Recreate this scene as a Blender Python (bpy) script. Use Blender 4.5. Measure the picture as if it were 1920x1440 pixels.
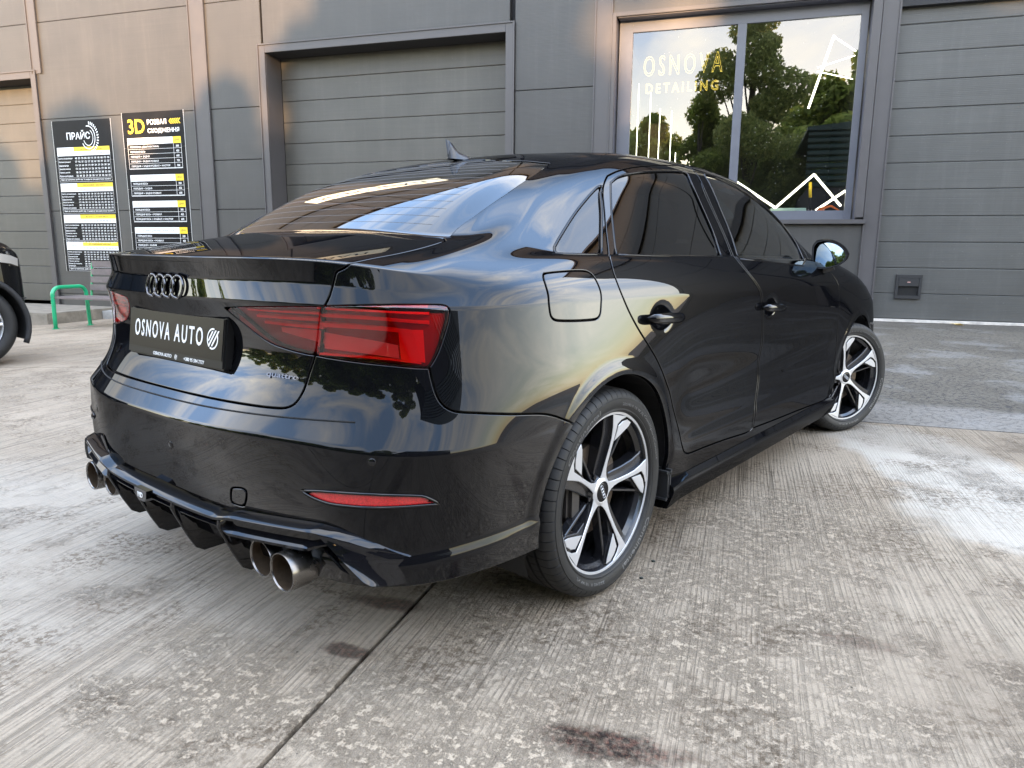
import bpy, bmesh, math, random
import numpy as np
from mathutils import Vector, Matrix, Euler

for o in list(bpy.data.objects): bpy.data.objects.remove(o)
scene = bpy.context.scene
COL = scene.collection
random.seed(7); RNG = np.random.default_rng(7)

# ---------------------------------------------------------------- camera
cam_data = bpy.data.cameras.new('camera'); cam = bpy.data.objects.new('camera', cam_data); COL.objects.link(cam)
cam_data.sensor_width = 36; cam_data.lens = 25.326; cam_data.clip_start = .05; cam_data.clip_end = 2000
_r = Vector((0.63084, -0.77586, 0.00833)); _u = Vector((0.13773, 0.12253, 0.98286)); _f = Vector((0.76359, 0.61889, -0.18416))
_m = Matrix((_r, _u, -_f)).transposed().to_4x4(); _m.translation = Vector((-1.7691, -1.9278, 1.0267))
cam.matrix_world = _m
scene.camera = cam
scene.render.resolution_x = 1024; scene.render.resolution_y = 768

# ---------------------------------------------------------------- sky, sun, exposure
SUN_EL = math.radians(7.5); SUN_AZ = math.radians(213)        # direction towards the sun, from +x towards +y
world = bpy.data.worlds.new('World'); scene.world = world; world.use_nodes = True
nt = world.node_tree; nt.nodes.clear()
def N(nt, kind, **kw):
    n = nt.nodes.new(kind)
    for k, v in kw.items():
        if k.startswith('_'): setattr(n, k[1:], v)
        else: n.inputs[k.replace('__', ' ')].default_value = v
    return n
def Lk(nt, a, b): nt.links.new(a, b)
sky = N(nt, 'ShaderNodeTexSky', _sky_type='NISHITA', _sun_disc=False, _sun_elevation=SUN_EL, _sun_rotation=math.pi/2-SUN_AZ, _air_density=1.0, _dust_density=.5, _ozone_density=1.5)
tc = N(nt, 'ShaderNodeTexCoord'); sx = N(nt, 'ShaderNodeSeparateXYZ'); Lk(nt, tc.outputs['Generated'], sx.inputs[0])
zc = N(nt, 'ShaderNodeMath', _operation='ADD'); Lk(nt, sx.outputs['Z'], zc.inputs[0]); zc.inputs[1].default_value = .22
zm = N(nt, 'ShaderNodeMath', _operation='MAXIMUM'); Lk(nt, zc.outputs[0], zm.inputs[0]); zm.inputs[1].default_value = .05
dx = N(nt, 'ShaderNodeMath', _operation='DIVIDE'); Lk(nt, sx.outputs['X'], dx.inputs[0]); Lk(nt, zm.outputs[0], dx.inputs[1])
dy = N(nt, 'ShaderNodeMath', _operation='DIVIDE'); Lk(nt, sx.outputs['Y'], dy.inputs[0]); Lk(nt, zm.outputs[0], dy.inputs[1])
cx = N(nt, 'ShaderNodeCombineXYZ'); Lk(nt, dx.outputs[0], cx.inputs[0]); Lk(nt, dy.outputs[0], cx.inputs[1])
mp = N(nt, 'ShaderNodeMapping'); mp.inputs['Rotation'].default_value = (0, 0, .6); mp.inputs['Scale'].default_value = (1.0, 2.1, 1); mp.inputs['Location'].default_value = (3.1, 1.7, 0); Lk(nt, cx.outputs[0], mp.inputs['Vector'])
nz = N(nt, 'ShaderNodeTexNoise', Scale=1.15, Detail=9, Roughness=.60, Distortion=.7); Lk(nt, mp.outputs[0], nz.inputs['Vector'])
cr = N(nt, 'ShaderNodeValToRGB'); cr.color_ramp.elements[0].position = .42; cr.color_ramp.elements[1].position = .74; cr.color_ramp.elements[0].color = (.0, .0, .0, 1); Lk(nt, nz.outputs['Fac'], cr.inputs[0])
# clouds: thin high cloud, whiter than the clear sky and scaled from it so that it follows the light
bw = N(nt, 'ShaderNodeRGBToBW'); Lk(nt, sky.outputs[0], bw.inputs[0])
cb = N(nt, 'ShaderNodeRGB'); cb.outputs[0].default_value = (5.6, 5.2, 4.5, 1)
hz = N(nt, 'ShaderNodeMapRange'); hz.inputs['From Min'].default_value = 0; hz.inputs['From Min'].default_value = -.12; hz.inputs['From Max'].default_value = .25; Lk(nt, sx.outputs['Z'], hz.inputs[0])
fm = N(nt, 'ShaderNodeMath', _operation='MULTIPLY'); Lk(nt, cr.outputs['Color'], fm.inputs[0]); Lk(nt, hz.outputs[0], fm.inputs[1])
mx = N(nt, 'ShaderNodeMix', _data_type='RGBA'); Lk(nt, fm.outputs[0], mx.inputs[0]); Lk(nt, sky.outputs[0], mx.inputs[6]); Lk(nt, cb.outputs[0], mx.inputs[7])
veil = N(nt, 'ShaderNodeRGB'); veil.outputs[0].default_value = (1.5, 2.3, 3.8, 1)
vf = N(nt, 'ShaderNodeMath', _operation='MULTIPLY'); Lk(nt, hz.outputs[0], vf.inputs[0]); vf.inputs[1].default_value = .85
mv = N(nt, 'ShaderNodeMix', _data_type='RGBA'); Lk(nt, vf.outputs[0], mv.inputs[0]); Lk(nt, sky.outputs[0], mv.inputs[6]); hr = N(nt, 'ShaderNodeMapRange', _interpolation_type='SMOOTHSTEP'); hr.inputs['From Min'].default_value = .02; hr.inputs['From Max'].default_value = .42; Lk(nt, sx.outputs['Z'], hr.inputs[0])
hm_ = N(nt, 'ShaderNodeMix', _data_type='RGBA'); hm_.inputs[6].default_value = (4.35, 4.0, 3.4, 1); Lk(nt, hr.outputs[0], hm_.inputs[0]); Lk(nt, veil.outputs[0], hm_.inputs[7]); Lk(nt, hm_.outputs[2], mv.inputs[7]); Lk(nt, mv.outputs[2], mx.inputs[6])
bg = N(nt, 'ShaderNodeBackground', Strength=.15); Lk(nt, mx.outputs[2], bg.inputs['Color'])
wo = N(nt, 'ShaderNodeOutputWorld'); Lk(nt, bg.outputs[0], wo.inputs[0])
sun_d = bpy.data.lights.new('sun', 'SUN'); sun_d.energy = 2.0; sun_d.angle = math.radians(1.0); sun_d.color = (1.0, .60, .30)
sun = bpy.data.objects.new('sun', sun_d); COL.objects.link(sun)
sun.rotation_euler = Vector((math.cos(SUN_AZ)*math.cos(SUN_EL), math.sin(SUN_AZ)*math.cos(SUN_EL), math.sin(SUN_EL))).to_track_quat('Z', 'Y').to_euler()
vs = scene.view_settings; vs.view_transform = 'Standard'; vs.look = 'None'; vs.gamma = 1; vs.exposure = 3.2; vs.use_curve_mapping = False
scene.cycles.max_bounces = 10; scene.cycles.glossy_bounces = 6; scene.cycles.transparent_max_bounces = 16; scene.cycles.transmission_bounces = 6
# ---------------------------------------------------------------- helpers
def link(o, parent=None):
    COL.objects.link(o)
    if parent is not None: o.parent = parent
    return o
def tag(o, label=None, cat=None, group=None, kind=None):
    if label: o['label'] = label
    if cat: o['category'] = cat
    if group: o['group'] = group
    if kind: o['kind'] = kind
    return o
def thing(name, label, cat, loc=(0, 0, 0), rz=0, group=None, parent=None):
    o = link(bpy.data.objects.new(name, None), parent); o.location = loc; o.rotation_euler = (0, 0, rz); o.empty_display_size = .1
    return tag(o, label, cat, group)
def mk(name, V, F, mat, parent=None, nrm=None, smooth=False, mats=None, midx=None):
    """mesh object from arrays; F is an (m,3|4) array or a list of index tuples"""
    me = bpy.data.meshes.new(name); V = np.asarray(V, np.float32)
    if isinstance(F, np.ndarray) and F.ndim == 2:
        k = F.shape[1]; me.vertices.add(len(V)); me.vertices.foreach_set('co', V.ravel())
        me.loops.add(F.size); me.loops.foreach_set('vertex_index', F.astype(np.int32).ravel())
        me.polygons.add(len(F)); me.polygons.foreach_set('loop_start', np.arange(0, F.size, k, dtype=np.int32))
        me.polygons.foreach_set('loop_total', np.full(len(F), k, np.int32)); me.update(calc_edges=True)
    else:
        me.from_pydata([tuple(map(float, v)) for v in V], [], [tuple(map(int, f)) for f in F]); me.update()
    for m in (mats or [mat]): me.materials.append(m)
    if midx is not None: me.polygons.foreach_set('material_index', np.asarray(midx, np.int32))
    if smooth or nrm is not None: me.polygons.foreach_set('use_smooth', np.ones(len(me.polygons), bool))
    if nrm is not None: me.normals_split_custom_set_from_vertices(np.asarray(nrm, np.float32).tolist())
    o = bpy.data.objects.new(name, me); link(o, parent); return o
class MB:
    """collects simple shapes in numpy-free lists and builds one mesh"""
    def __init__(s): s.V = []; s.F = []; s.M = []; s.m = 0
    def add(s, V, F):
        b = len(s.V); s.V += [tuple(v) for v in V]; s.F += [tuple(i+b for i in f) for f in F]; s.M += [s.m]*len(F); return s
    def box(s, x0, x1, y0, y1, z0, z1, bev=0):
        if bev <= 0:
            return s.add([(x, y, z) for x in (x0, x1) for y in (y0, y1) for z in (z0, z1)], [(0, 1, 3, 2), (4, 6, 7, 5), (0, 4, 5, 1), (2, 3, 7, 6), (0, 2, 6, 4), (1, 5, 7, 3)])
        bm = bmesh.new(); bmesh.ops.create_cube(bm, size=1)
        for v in bm.verts: v.co = Vector(((x0+x1)/2+v.co.x*(x1-x0), (y0+y1)/2+v.co.y*(y1-y0), (z0+z1)/2+v.co.z*(z1-z0)))
        bmesh.ops.bevel(bm, geom=bm.edges[:], offset=min(bev, .45*min(abs(x1-x0), abs(y1-y0), abs(z1-z0))), segments=2, affect='EDGES')
        bm.verts.index_update(); s.add([v.co[:] for v in bm.verts], [[v.index for v in f.verts] for f in bm.faces]); bm.free(); return s
    def prism(s, pts, a0, a1, plane='xz'):
        """polygon pts extruded between a0 and a1 along the missing axis"""
        n = len(pts); P = lambda u, v, a: {'xz': (u, a, v), 'xy': (u, v, a), 'yz': (a, u, v)}[plane]
        V = [P(u, v, a0) for u, v in pts]+[P(u, v, a1) for u, v in pts]
        F = [tuple(range(n))[::-1], tuple(range(n, 2*n))]+[(i, (i+1) % n, n+(i+1) % n, n+i) for i in range(n)]
        return s.add(V, F)
    def tube(s, path, r, seg=12, cap=True, closed=False):
        path = [Vector(p) for p in path]; n = len(path); V = []; F = []
        up = Vector((0, 0, 1)); prev = None
        for i, p in enumerate(path):
            a = path[(i-1) % n] if (i > 0 or closed) else p; b = path[(i+1) % n] if (i < n-1 or closed) else p
            t = (b-a).normalized()
            if prev is None: x = t.cross(up) if abs(t.dot(up)) < .95 else t.cross(Vector((1, 0, 0)))
            else: x = prev-t*prev.dot(t)
            x.normalize(); prev = x; y = t.cross(x)
            rr = r[i] if isinstance(r, (list, tuple)) else r
            for k in range(seg):
                an = 2*math.pi*k/seg; V.append(p+(x*math.cos(an)+y*math.sin(an))*rr)
        m = n if closed else n-1
        for i in range(m):
            for k in range(seg):
                j = (i+1) % n; F.append((i*seg+k, i*seg+(k+1) % seg, j*seg+(k+1) % seg, j*seg+k))
        if cap and not closed: F += [tuple(range(seg))[::-1], tuple(range((n-1)*seg, n*seg))]
        return s.add(V, F)
    def lathe(s, prof, seg=64, axis='y', c=(0, 0, 0), closed=False):
        """prof: (radius, along-axis)"""
        V = []; F = []; n = len(prof)
        for k in range(seg):
            a = 2*math.pi*k/seg; ca, sa = math.cos(a), math.sin(a)
            for r, h in prof:
                V.append({'y': (c[0]+r*ca, c[1]+h, c[2]+r*sa), 'z': (c[0]+r*ca, c[1]+r*sa, c[2]+h), 'x': (c[0]+h, c[1]+r*ca, c[2]+r*sa)}[axis])
        for k in range(seg):
            j = (k+1) % seg
            for i in range(n if closed else n-1):
                i2 = (i+1) % n; F.append((k*n+i, k*n+i2, j*n+i2, j*n+i))
        return s.add(V, F)
    def build(s, name, mat, parent=None, smooth=False, mats=None, auto=None):
        o = mk(name, s.V, s.F, mat, parent, smooth=smooth, mats=mats, midx=s.M if mats else None)
        bm = bmesh.new(); bm.from_mesh(o.data); bmesh.ops.recalc_face_normals(bm, faces=bm.faces[:]); bm.to_mesh(o.data); bm.free()
        if auto is not None: sharp(o, auto)
        return o
def sharp(o, ang=35):
    me = o.data; me.polygons.foreach_set('use_smooth', np.ones(len(me.polygons), bool))
    bm = bmesh.new(); bm.from_mesh(me); th = math.radians(ang)
    for e in bm.edges:
        e.smooth = len(e.link_faces) == 2 and e.calc_face_angle(0) < th
    bm.to_mesh(me); bm.free(); return o
def text_geo(body, size=1, extrude=.001, align='CENTER', sx=1, spacing=1, bold=0, font_res=3):
    cu = bpy.data.curves.new('t', 'FONT'); cu.body = body; cu.size = size; cu.extrude = extrude; cu.align_x = align; cu.align_y = 'CENTER'
    cu.space_character = spacing; cu.offset = bold; cu.resolution_u = font_res
    o = bpy.data.objects.new('t', cu); COL.objects.link(o); dg = bpy.context.evaluated_depsgraph_get(); dg.update()
    me = bpy.data.meshes.new_from_object(o.evaluated_get(dg)); V = [(v.co.x*sx, v.co.y, v.co.z) for v in me.vertices]; F = [tuple(p.vertices) for p in me.polygons]
    bpy.data.objects.remove(o); bpy.data.curves.remove(cu); bpy.data.meshes.remove(me); return V, F
def fit_text(body, w, h, extrude=.001, **kw):
    """text stretched to exactly w x h, centred"""
    V, F = text_geo(body, 1, 0.5, **kw); A = np.array(V)
    lo, hi = A[:, :2].min(0), A[:, :2].max(0); A[:, :2] = (A[:, :2]-(lo+hi)/2)/(hi-lo)*np.array([w, h]); A[:, 2] *= extrude*2
    return A, F
def on_plane(V, origin, ex, ey, ez):
    V = np.asarray(V); return np.asarray(origin)+V[:, :1]*np.asarray(ex)+V[:, 1:2]*np.asarray(ey)+V[:, 2:3]*np.asarray(ez)
# ---------------------------------------------------------------- materials
MATS = {}
def mat(name, col=(.5, .5, .5), rough=.5, metal=0, coat=0, coat_r=.03, spec=.5, emit=None, es=1, noise=None, bump=None, ior=None):
    """plain principled material with optional colour noise (scale, amount) and bump (scale, strength, distance)"""
    if name in MATS: return MATS[name]
    m = bpy.data.materials.new(name); m.use_nodes = True; nt = m.node_tree; b = nt.nodes['Principled BSDF']
    b.inputs['Base Color'].default_value = (*col, 1); b.inputs['Roughness'].default_value = rough; b.inputs['Metallic'].default_value = metal
    b.inputs['Coat Weight'].default_value = coat; b.inputs['Coat Roughness'].default_value = coat_r; b.inputs['Specular IOR Level'].default_value = spec
    if ior: b.inputs['IOR'].default_value = ior
    if emit: b.inputs['Emission Color'].default_value = (*emit, 1); b.inputs['Emission Strength'].default_value = es
    if noise or bump: t = N(nt, 'ShaderNodeTexCoord')
    if noise:
        n = N(nt, 'ShaderNodeTexNoise', Scale=noise[0], Detail=6, Roughness=.6); Lk(nt, t.outputs['Object'], n.inputs['Vector'])
        r = N(nt, 'ShaderNodeMapRange'); r.inputs['From Min'].default_value = .3; r.inputs['From Max'].default_value = .7
        r.inputs['To Min'].default_value = 1-noise[1]; r.inputs['To Max'].default_value = 1+noise[1]; Lk(nt, n.outputs['Fac'], r.inputs[0])
        v = N(nt, 'ShaderNodeVectorMath', _operation='SCALE'); v.inputs[0].default_value = col; Lk(nt, r.outputs[0], v.inputs['Scale']); Lk(nt, v.outputs[0], b.inputs['Base Color'])
        r2 = N(nt, 'ShaderNodeMapRange'); r2.inputs['To Min'].default_value = max(0, rough-.1); r2.inputs['To Max'].default_value = min(1, rough+.1); Lk(nt, n.outputs['Fac'], r2.inputs[0]); Lk(nt, r2.outputs[0], b.inputs['Roughness'])
    if bump:
        n = N(nt, 'ShaderNodeTexNoise', Scale=bump[0], Detail=4); Lk(nt, t.outputs['Object'], n.inputs['Vector'])
        bp_ = N(nt, 'ShaderNodeBump', Strength=bump[1], Distance=bump[2]); Lk(nt, n.outputs['Fac'], bp_.inputs['Height']); Lk(nt, bp_.outputs[0], b.inputs['Normal'])
    MATS[name] = m; return m
def clear_mat(name, tint, refl=.08, rough=0.0, base=None):
    """thin glass or lens: tinted see-through plus a mirror share that grows towards grazing"""
    m = bpy.data.materials.new(name); m.use_nodes = True; nt = m.node_tree; nt.nodes.clear()
    tr = N(nt, 'ShaderNodeBsdfTransparent'); tr.inputs[0].default_value = (*tint, 1)
    gl = N(nt, 'ShaderNodeBsdfGlossy', Roughness=rough); gl.inputs['Color'].default_value = (1, 1, 1, 1)
    lw = N(nt, 'ShaderNodeFresnel', IOR=1.5); mr = N(nt, 'ShaderNodeMapRange'); mr.inputs['From Min'].default_value = .04; mr.inputs['From Max'].default_value = 1
    mr.inputs['To Min'].default_value = refl; mr.inputs['To Max'].default_value = 1; Lk(nt, lw.outputs[0], mr.inputs[0])
    mx = N(nt, 'ShaderNodeMixShader'); Lk(nt, mr.outputs[0], mx.inputs[0]); Lk(nt, tr.outputs[0], mx.inputs[1]); Lk(nt, gl.outputs[0], mx.inputs[2])
    o = N(nt, 'ShaderNodeOutputMaterial'); Lk(nt, mx.outputs[0], o.inputs[0]); MATS[name] = m; return m
def gloss_mat(name, col, curve):
    """deep lacquer: dark body colour under a mirror layer whose strength follows the viewing angle"""
    m = bpy.data.materials.new(name); m.use_nodes = True; nt = m.node_tree; nt.nodes.clear()
    d = N(nt, 'ShaderNodeBsdfDiffuse'); d.inputs[0].default_value = (*col, 1); g = N(nt, 'ShaderNodeBsdfGlossy', Roughness=.0); g.inputs['Color'].default_value = (1, 1, 1, 1)
    lw = N(nt, 'ShaderNodeLayerWeight', Blend=.5); r = N(nt, 'ShaderNodeFloatCurve'); c = r.mapping.curves[0]
    c.points[0].location = (0, curve[0][1]); c.points[1].location = (1, curve[-1][1])
    for p in curve[1:-1]: c.points.new(*p)
    r.mapping.update(); Lk(nt, lw.outputs['Facing'], r.inputs['Value'])
    mx = N(nt, 'ShaderNodeMixShader'); Lk(nt, r.outputs[0], mx.inputs[0]); Lk(nt, d.outputs[0], mx.inputs[1]); Lk(nt, g.outputs[0], mx.inputs[2]); o = N(nt, 'ShaderNodeOutputMaterial'); Lk(nt, mx.outputs[0], o.inputs[0]); MATS[name] = m; return m
PAINT = gloss_mat('black_paint', (.003, .0031, .0038), ((0, .022), (.25, .038), (.45, .115), (.70, .052), (.86, .12), (1, .9)))
GLOSSBLK = gloss_mat('gloss_black_plastic', (.004, .004, .005), ((0, .04), (.3, .045), (.5, .06), (.72, .10), (.88, .24), (1, .8)))
RUBBER = mat('tyre_rubber', (.010, .0098, .0098), .6, noise=(60, .25), bump=(400, .25, .0004))
RUBBERTXT = mat('tyre_lettering', (.12, .117, .112), .5)
MATBLK = mat('matt_black', (.012, .012, .013), .7, bump=(300, .2, .0004))
DARKIN = mat('dark_inner', (.006, .006, .006), .9)
ALU = mat('machined_alloy', (.62, .62, .63), .34, metal=.55, bump=(900, .05, .0002))
WHLBLK = mat('wheel_black', (.012, .012, .014), .25, coat=.6, coat_r=.1)
STEEL = mat('exhaust_steel', (.20, .19, .18), .26, metal=1, noise=(30, .1))
SOOT = mat('exhaust_inside', (.10, .07, .045), .5, metal=.7, noise=(40, .3))
DISC = mat('brake_disc', (.11, .085, .065), .45, metal=.7, noise=(90, .3))
CHROMEBLK = mat('dark_chrome', (.10, .10, .11), .08, metal=1)
MIRR = mat('mirror_glass', (.24, .29, .32), .0, metal=1)
WHITE = mat('white_print', (.8, .8, .79), .4)
GLASSDK = clear_mat('tinted_glass', (.035, .036, .038), .055)
GLASSFR = clear_mat('front_glass', (.30, .36, .35), .055)
LENS = clear_mat('red_lens', (1.0, .24, .24), .07)
LAMPRED = mat('lamp_red', (1.0, .06, .06), .45)
LAMPDARK = mat('lamp_housing', (.30, .008, .010), .3)
LAMPCLR = mat('lamp_silver', (.9, .85, .85), .2)
REFL = mat('reflector_red', (.45, .01, .012), .2, coat=1, noise=(220, .35))
SEAT = mat('seat_cloth', (.03, .03, .032), .8)
# ---------------------------------------------------------------- body surface of the saloon (numpy)
def nat_M(t, breaks=()):
    """second-derivative operator of a natural cubic spline"""
    n = len(t); A = np.zeros((n, n)); B = np.zeros((n, n)); A[0, 0] = A[-1, -1] = 1
    for i in range(1, n-1):
        h0, h1 = t[i]-t[i-1], t[i+1]-t[i]
        A[i, i-1] = h0/6; A[i, i] = (h0+h1)/3; A[i, i+1] = h1/6
        B[i, i-1] = 1/h0; B[i, i] = -1/h0-1/h1; B[i, i+1] = 1/h1
    return np.linalg.solve(A, B)
def spline(t, P, tq, breaks=()):
    """C2 cubic through P (n,...) at knots t, with corners allowed at the indices in breaks"""
    t = np.asarray(t, float); P = np.asarray(P, float); tq = np.asarray(tq, float)
    out = np.zeros((len(tq),)+P.shape[1:])
    cuts = [0]+sorted(breaks)+[len(t)-1]
    for a, b in zip(cuts[:-1], cuts[1:]):
        tt, PP = t[a:b+1], P[a:b+1]
        last = b == len(t)-1
        m = (tq >= tt[0]) & ((tq <= tt[-1]) if last else (tq < tt[-1]))
        if a == 0: m |= tq < tt[0]
        if last: m |= tq > tt[-1]
        q = tq[m]
        if len(tt) == 2: M = np.zeros_like(PP)
        else: M = np.tensordot(nat_M(tt), PP, 1)
        i = np.clip(np.searchsorted(tt, q, side='right')-1, 0, len(tt)-2)
        h = tt[i+1]-tt[i]; A = (tt[i+1]-q)/h; B = (q-tt[i])/h
        sh = (-1,)+(1,)*(P.ndim-1); A, B, h = A.reshape(sh), B.reshape(sh), h.reshape(sh)
        out[m] = A*PP[i]+B*PP[i+1]+((A**3-A)*M[i]+(B**3-B)*M[i+1])*h*h/6
    return out
NAMES = ['A','B','C','D','D2','E0','E','F','G','H','I','J','K']
XT = dict(
A=[-.870,-.862,-.825,-.765,-.650,-.435,.0,.45,1.0,1.6,2.2,2.64,3.0,3.25,3.36,3.43],
B=[-.918,-.905,-.845,-.785,-.655,-.440,.0,.45,1.0,1.6,2.2,2.64,3.0,3.28,3.42,3.49],
C=[-.945,-.925,-.842,-.775,-.670,-.445,.0,.45,1.0,1.6,2.2,2.64,3.0,3.28,3.44,3.52],
D=[-.890,-.872,-.792,-.725,-.640,-.440,.0,.45,1.0,1.6,2.2,2.64,3.0,3.28,3.43,3.51],
D2=[-.840,-.828,-.768,-.706,-.625,-.440,.0,.45,1.0,1.6,2.2,2.64,3.0,3.28,3.42,3.50],
E0=[-.822,-.812,-.762,-.701,-.615,-.440,.0,.45,1.0,1.6,2.2,2.64,3.0,3.26,3.40,3.48],
E=[-.870,-.850,-.776,-.704,-.602,-.440,.0,.45,1.0,1.6,2.2,2.64,3.0,3.22,3.34,3.42],
F=[-.862,-.838,-.757,-.688,-.580,-.430,.0,.45,1.0,1.6,2.2,2.64,2.96,3.15,3.26,3.34],
G=[-.890,-.858,-.752,-.672,-.570,-.420,.0,.45,1.0,1.6,2.2,2.60,2.88,3.05,3.15,3.22],
H=[-.420,-.405,-.360,-.338,-.315,-.250,.02,.45,1.0,1.55,2.05,2.35,2.5,2.6,2.66,2.70],
I=[-.11,-.105,-.085,-.065,-.05,.00,.16,.48,.97,1.43,1.80,2.02,2.12,2.19,2.23,2.26],
J=[.26,.262,.270,.285,.31,.35,.42,.60,.95,1.25,1.48,1.60,1.67,1.72,1.75,1.78],
K=[.40,.402,.410,.425,.45,.49,.55,.72,.97,1.15,1.30,1.40,1.45,1.49,1.51,1.53])
YT = dict(
A=[0,.30,.575,.73,.815,.862,.860,.860,.860,.860,.860,.855,.84,.78,.55,0],
B=[0,.30,.575,.73,.825,.872,.885,.872,.870,.870,.873,.885,.865,.80,.57,0],
C=[0,.30,.59,.745,.842,.886,.899,.872,.868,.868,.875,.893,.872,.80,.57,0],
D=[0,.30,.58,.725,.820,.876,.897,.882,.878,.878,.880,.892,.868,.79,.56,0],
D2=[0,.30,.575,.715,.806,.863,.888,.884,.884,.884,.884,.888,.862,.78,.55,0],
E0=[0,.30,.57,.705,.793,.847,.875,.883,.888,.888,.885,.880,.85,.77,.54,0],
E=[0,.30,.57,.698,.778,.830,.860,.878,.890,.888,.880,.865,.82,.73,.52,0],
F=[0,.30,.565,.685,.758,.814,.846,.865,.877,.875,.862,.84,.78,.68,.48,0],
G=[0,.30,.57,.675,.734,.787,.826,.844,.852,.850,.835,.80,.73,.62,.42,0],
H=[0,.30,.52,.60,.668,.722,.775,.805,.808,.805,.78,.72,.62,.50,.30,0],
I=[0,.28,.46,.535,.598,.642,.68,.705,.71,.705,.68,.60,.50,.38,.20,0],
J=[0,.25,.40,.46,.50,.535,.565,.585,.59,.585,.565,.48,.38,.27,.14,0],
K=[0,.08,.13,.15,.16,.17,.18,.19,.19,.19,.18,.15,.12,.08,.04,0])
ZT = dict(
A=[.28,.28,.275,.272,.270,.268,.25,.22,.205,.200,.205,.22,.21,.20,.19,.19],
B=[.42,.42,.42,.42,.42,.42,.42,.40,.38,.38,.38,.38,.38,.38,.36,.36],
C=[.605,.603,.595,.587,.578,.57,.56,.54,.52,.52,.52,.54,.54,.54,.54,.54],
D=[.660,.660,.664,.668,.662,.655,.645,.64,.63,.62,.62,.62,.63,.63,.63,.63],
D2=[.722,.722,.727,.730,.725,.72,.72,.71,.70,.69,.69,.69,.69,.69,.68,.68],
E0=[.81,.81,.81,.81,.80,.80,.80,.79,.78,.77,.77,.76,.75,.74,.73,.73],
E=[.900,.900,.898,.896,.895,.893,.890,.885,.875,.868,.858,.845,.82,.80,.78,.79],
F=[.950,.950,.943,.932,.928,.932,.940,.935,.925,.915,.905,.890,.87,.85,.83,.84],
G=[1.004,1.003,.996,.980,.966,.968,.982,.978,.970,.962,.950,.93,.91,.89,.87,.88],
H=[1.078,1.075,1.062,1.060,1.060,1.040,1.008,1.004,1.000,.990,.975,.97,.98,.985,.99,1.0],
I=[1.235,1.233,1.225,1.21,1.195,1.185,1.185,1.205,1.21,1.20,1.175,1.16,1.17,1.18,1.18,1.19],
J=[1.347,1.345,1.336,1.328,1.325,1.325,1.334,1.350,1.358,1.353,1.338,1.345,1.345,1.345,1.345,1.345],
K=[1.374,1.374,1.375,1.377,1.38,1.385,1.390,1.402,1.408,1.405,1.398,1.40,1.395,1.392,1.39,1.39])
WHEELS = (0.0, 2.637); WHEEL_Z = .3165
def sstep(a, b, x):
    t = np.clip((x-a)/(b-a), 0, 1); return t*t*(3-2*t)
def make_surface(nu_seg=(30,28,22,22,30,52,52,60,40,36,26,18,12,12,16), nv_seg=(14,18,9,9,12,12,12,12,22,20,20,14)):
    R = np.array([[[XT[n][c], -YT[n][c], ZT[n][c]] for c in range(16)] for n in NAMES])      # ring, column, xyz
    cd = np.linalg.norm(np.diff(R[:10], axis=1), axis=2).mean(0); tu = np.concatenate([[0], np.cumsum(cd)])
    rd = np.linalg.norm(np.diff(R[:, 2:10], axis=0), axis=2).mean(1); tv = np.concatenate([[0], np.cumsum(rd)])
    uq = np.concatenate([np.linspace(tu[i], tu[i+1], n, endpoint=False) for i, n in enumerate(nu_seg)]+[[tu[-1]]])
    vq = np.concatenate([np.linspace(tv[i], tv[i+1], n, endpoint=False) for i, n in enumerate(nv_seg)]+[[tv[-1]]])
    # reflect across the centre line so the rear is smooth at y = 0
    mir = R[:, 1:4][:, ::-1]*np.array([1, -1, 1]); RR = np.concatenate([mir, R], 1)
    tt = np.concatenate([-tu[1:4][::-1], tu])
    Q = spline(tt, RR.transpose(1, 0, 2), uq)                  # (nu, ring, 3)
    Q = Q.transpose(1, 0, 2)
    V1 = spline(tv, Q, vq, (2, 6, 7, 8, 9))                  # rear: bumper crease, lid crease, spoiler foot, lip, glass base
    V2 = spline(tv, Q, vq, (6,))                             # rear pillar
    V3 = spline(tv, Q, vq, (6, 9))                           # side: shoulder line and belt
    w1 = 1-sstep(tu[3], tu[4]+.05, uq); w3 = sstep(tu[5]-.05, tu[6]-.1, uq)
    # the bumper crease runs on round the corner to the wheel arch
    wc = (1-sstep(tu[4]+.1, tu[5]+.15, uq))[None, :, None]
    V4 = spline(tv, Q, vq, (2, 6))
    w2 = 1-w1-w3
    P = V1*w1[None, :, None]+(V4*wc+V2*(1-wc))*w2[None, :, None]+V3*w3[None, :, None]
    P = P.transpose(1, 0, 2)                                   # (nu, nv, 3)
    return P, uq, vq, tu, tv
def grid_normals(P):
    du = np.gradient(P, axis=0); dv = np.gradient(P, axis=1)
    n = np.cross(du, dv); n /= np.linalg.norm(n, axis=2, keepdims=True)+1e-12
    n[0, :, 1] = 0; n /= np.linalg.norm(n, axis=2, keepdims=True)+1e-12
    return n
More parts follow.
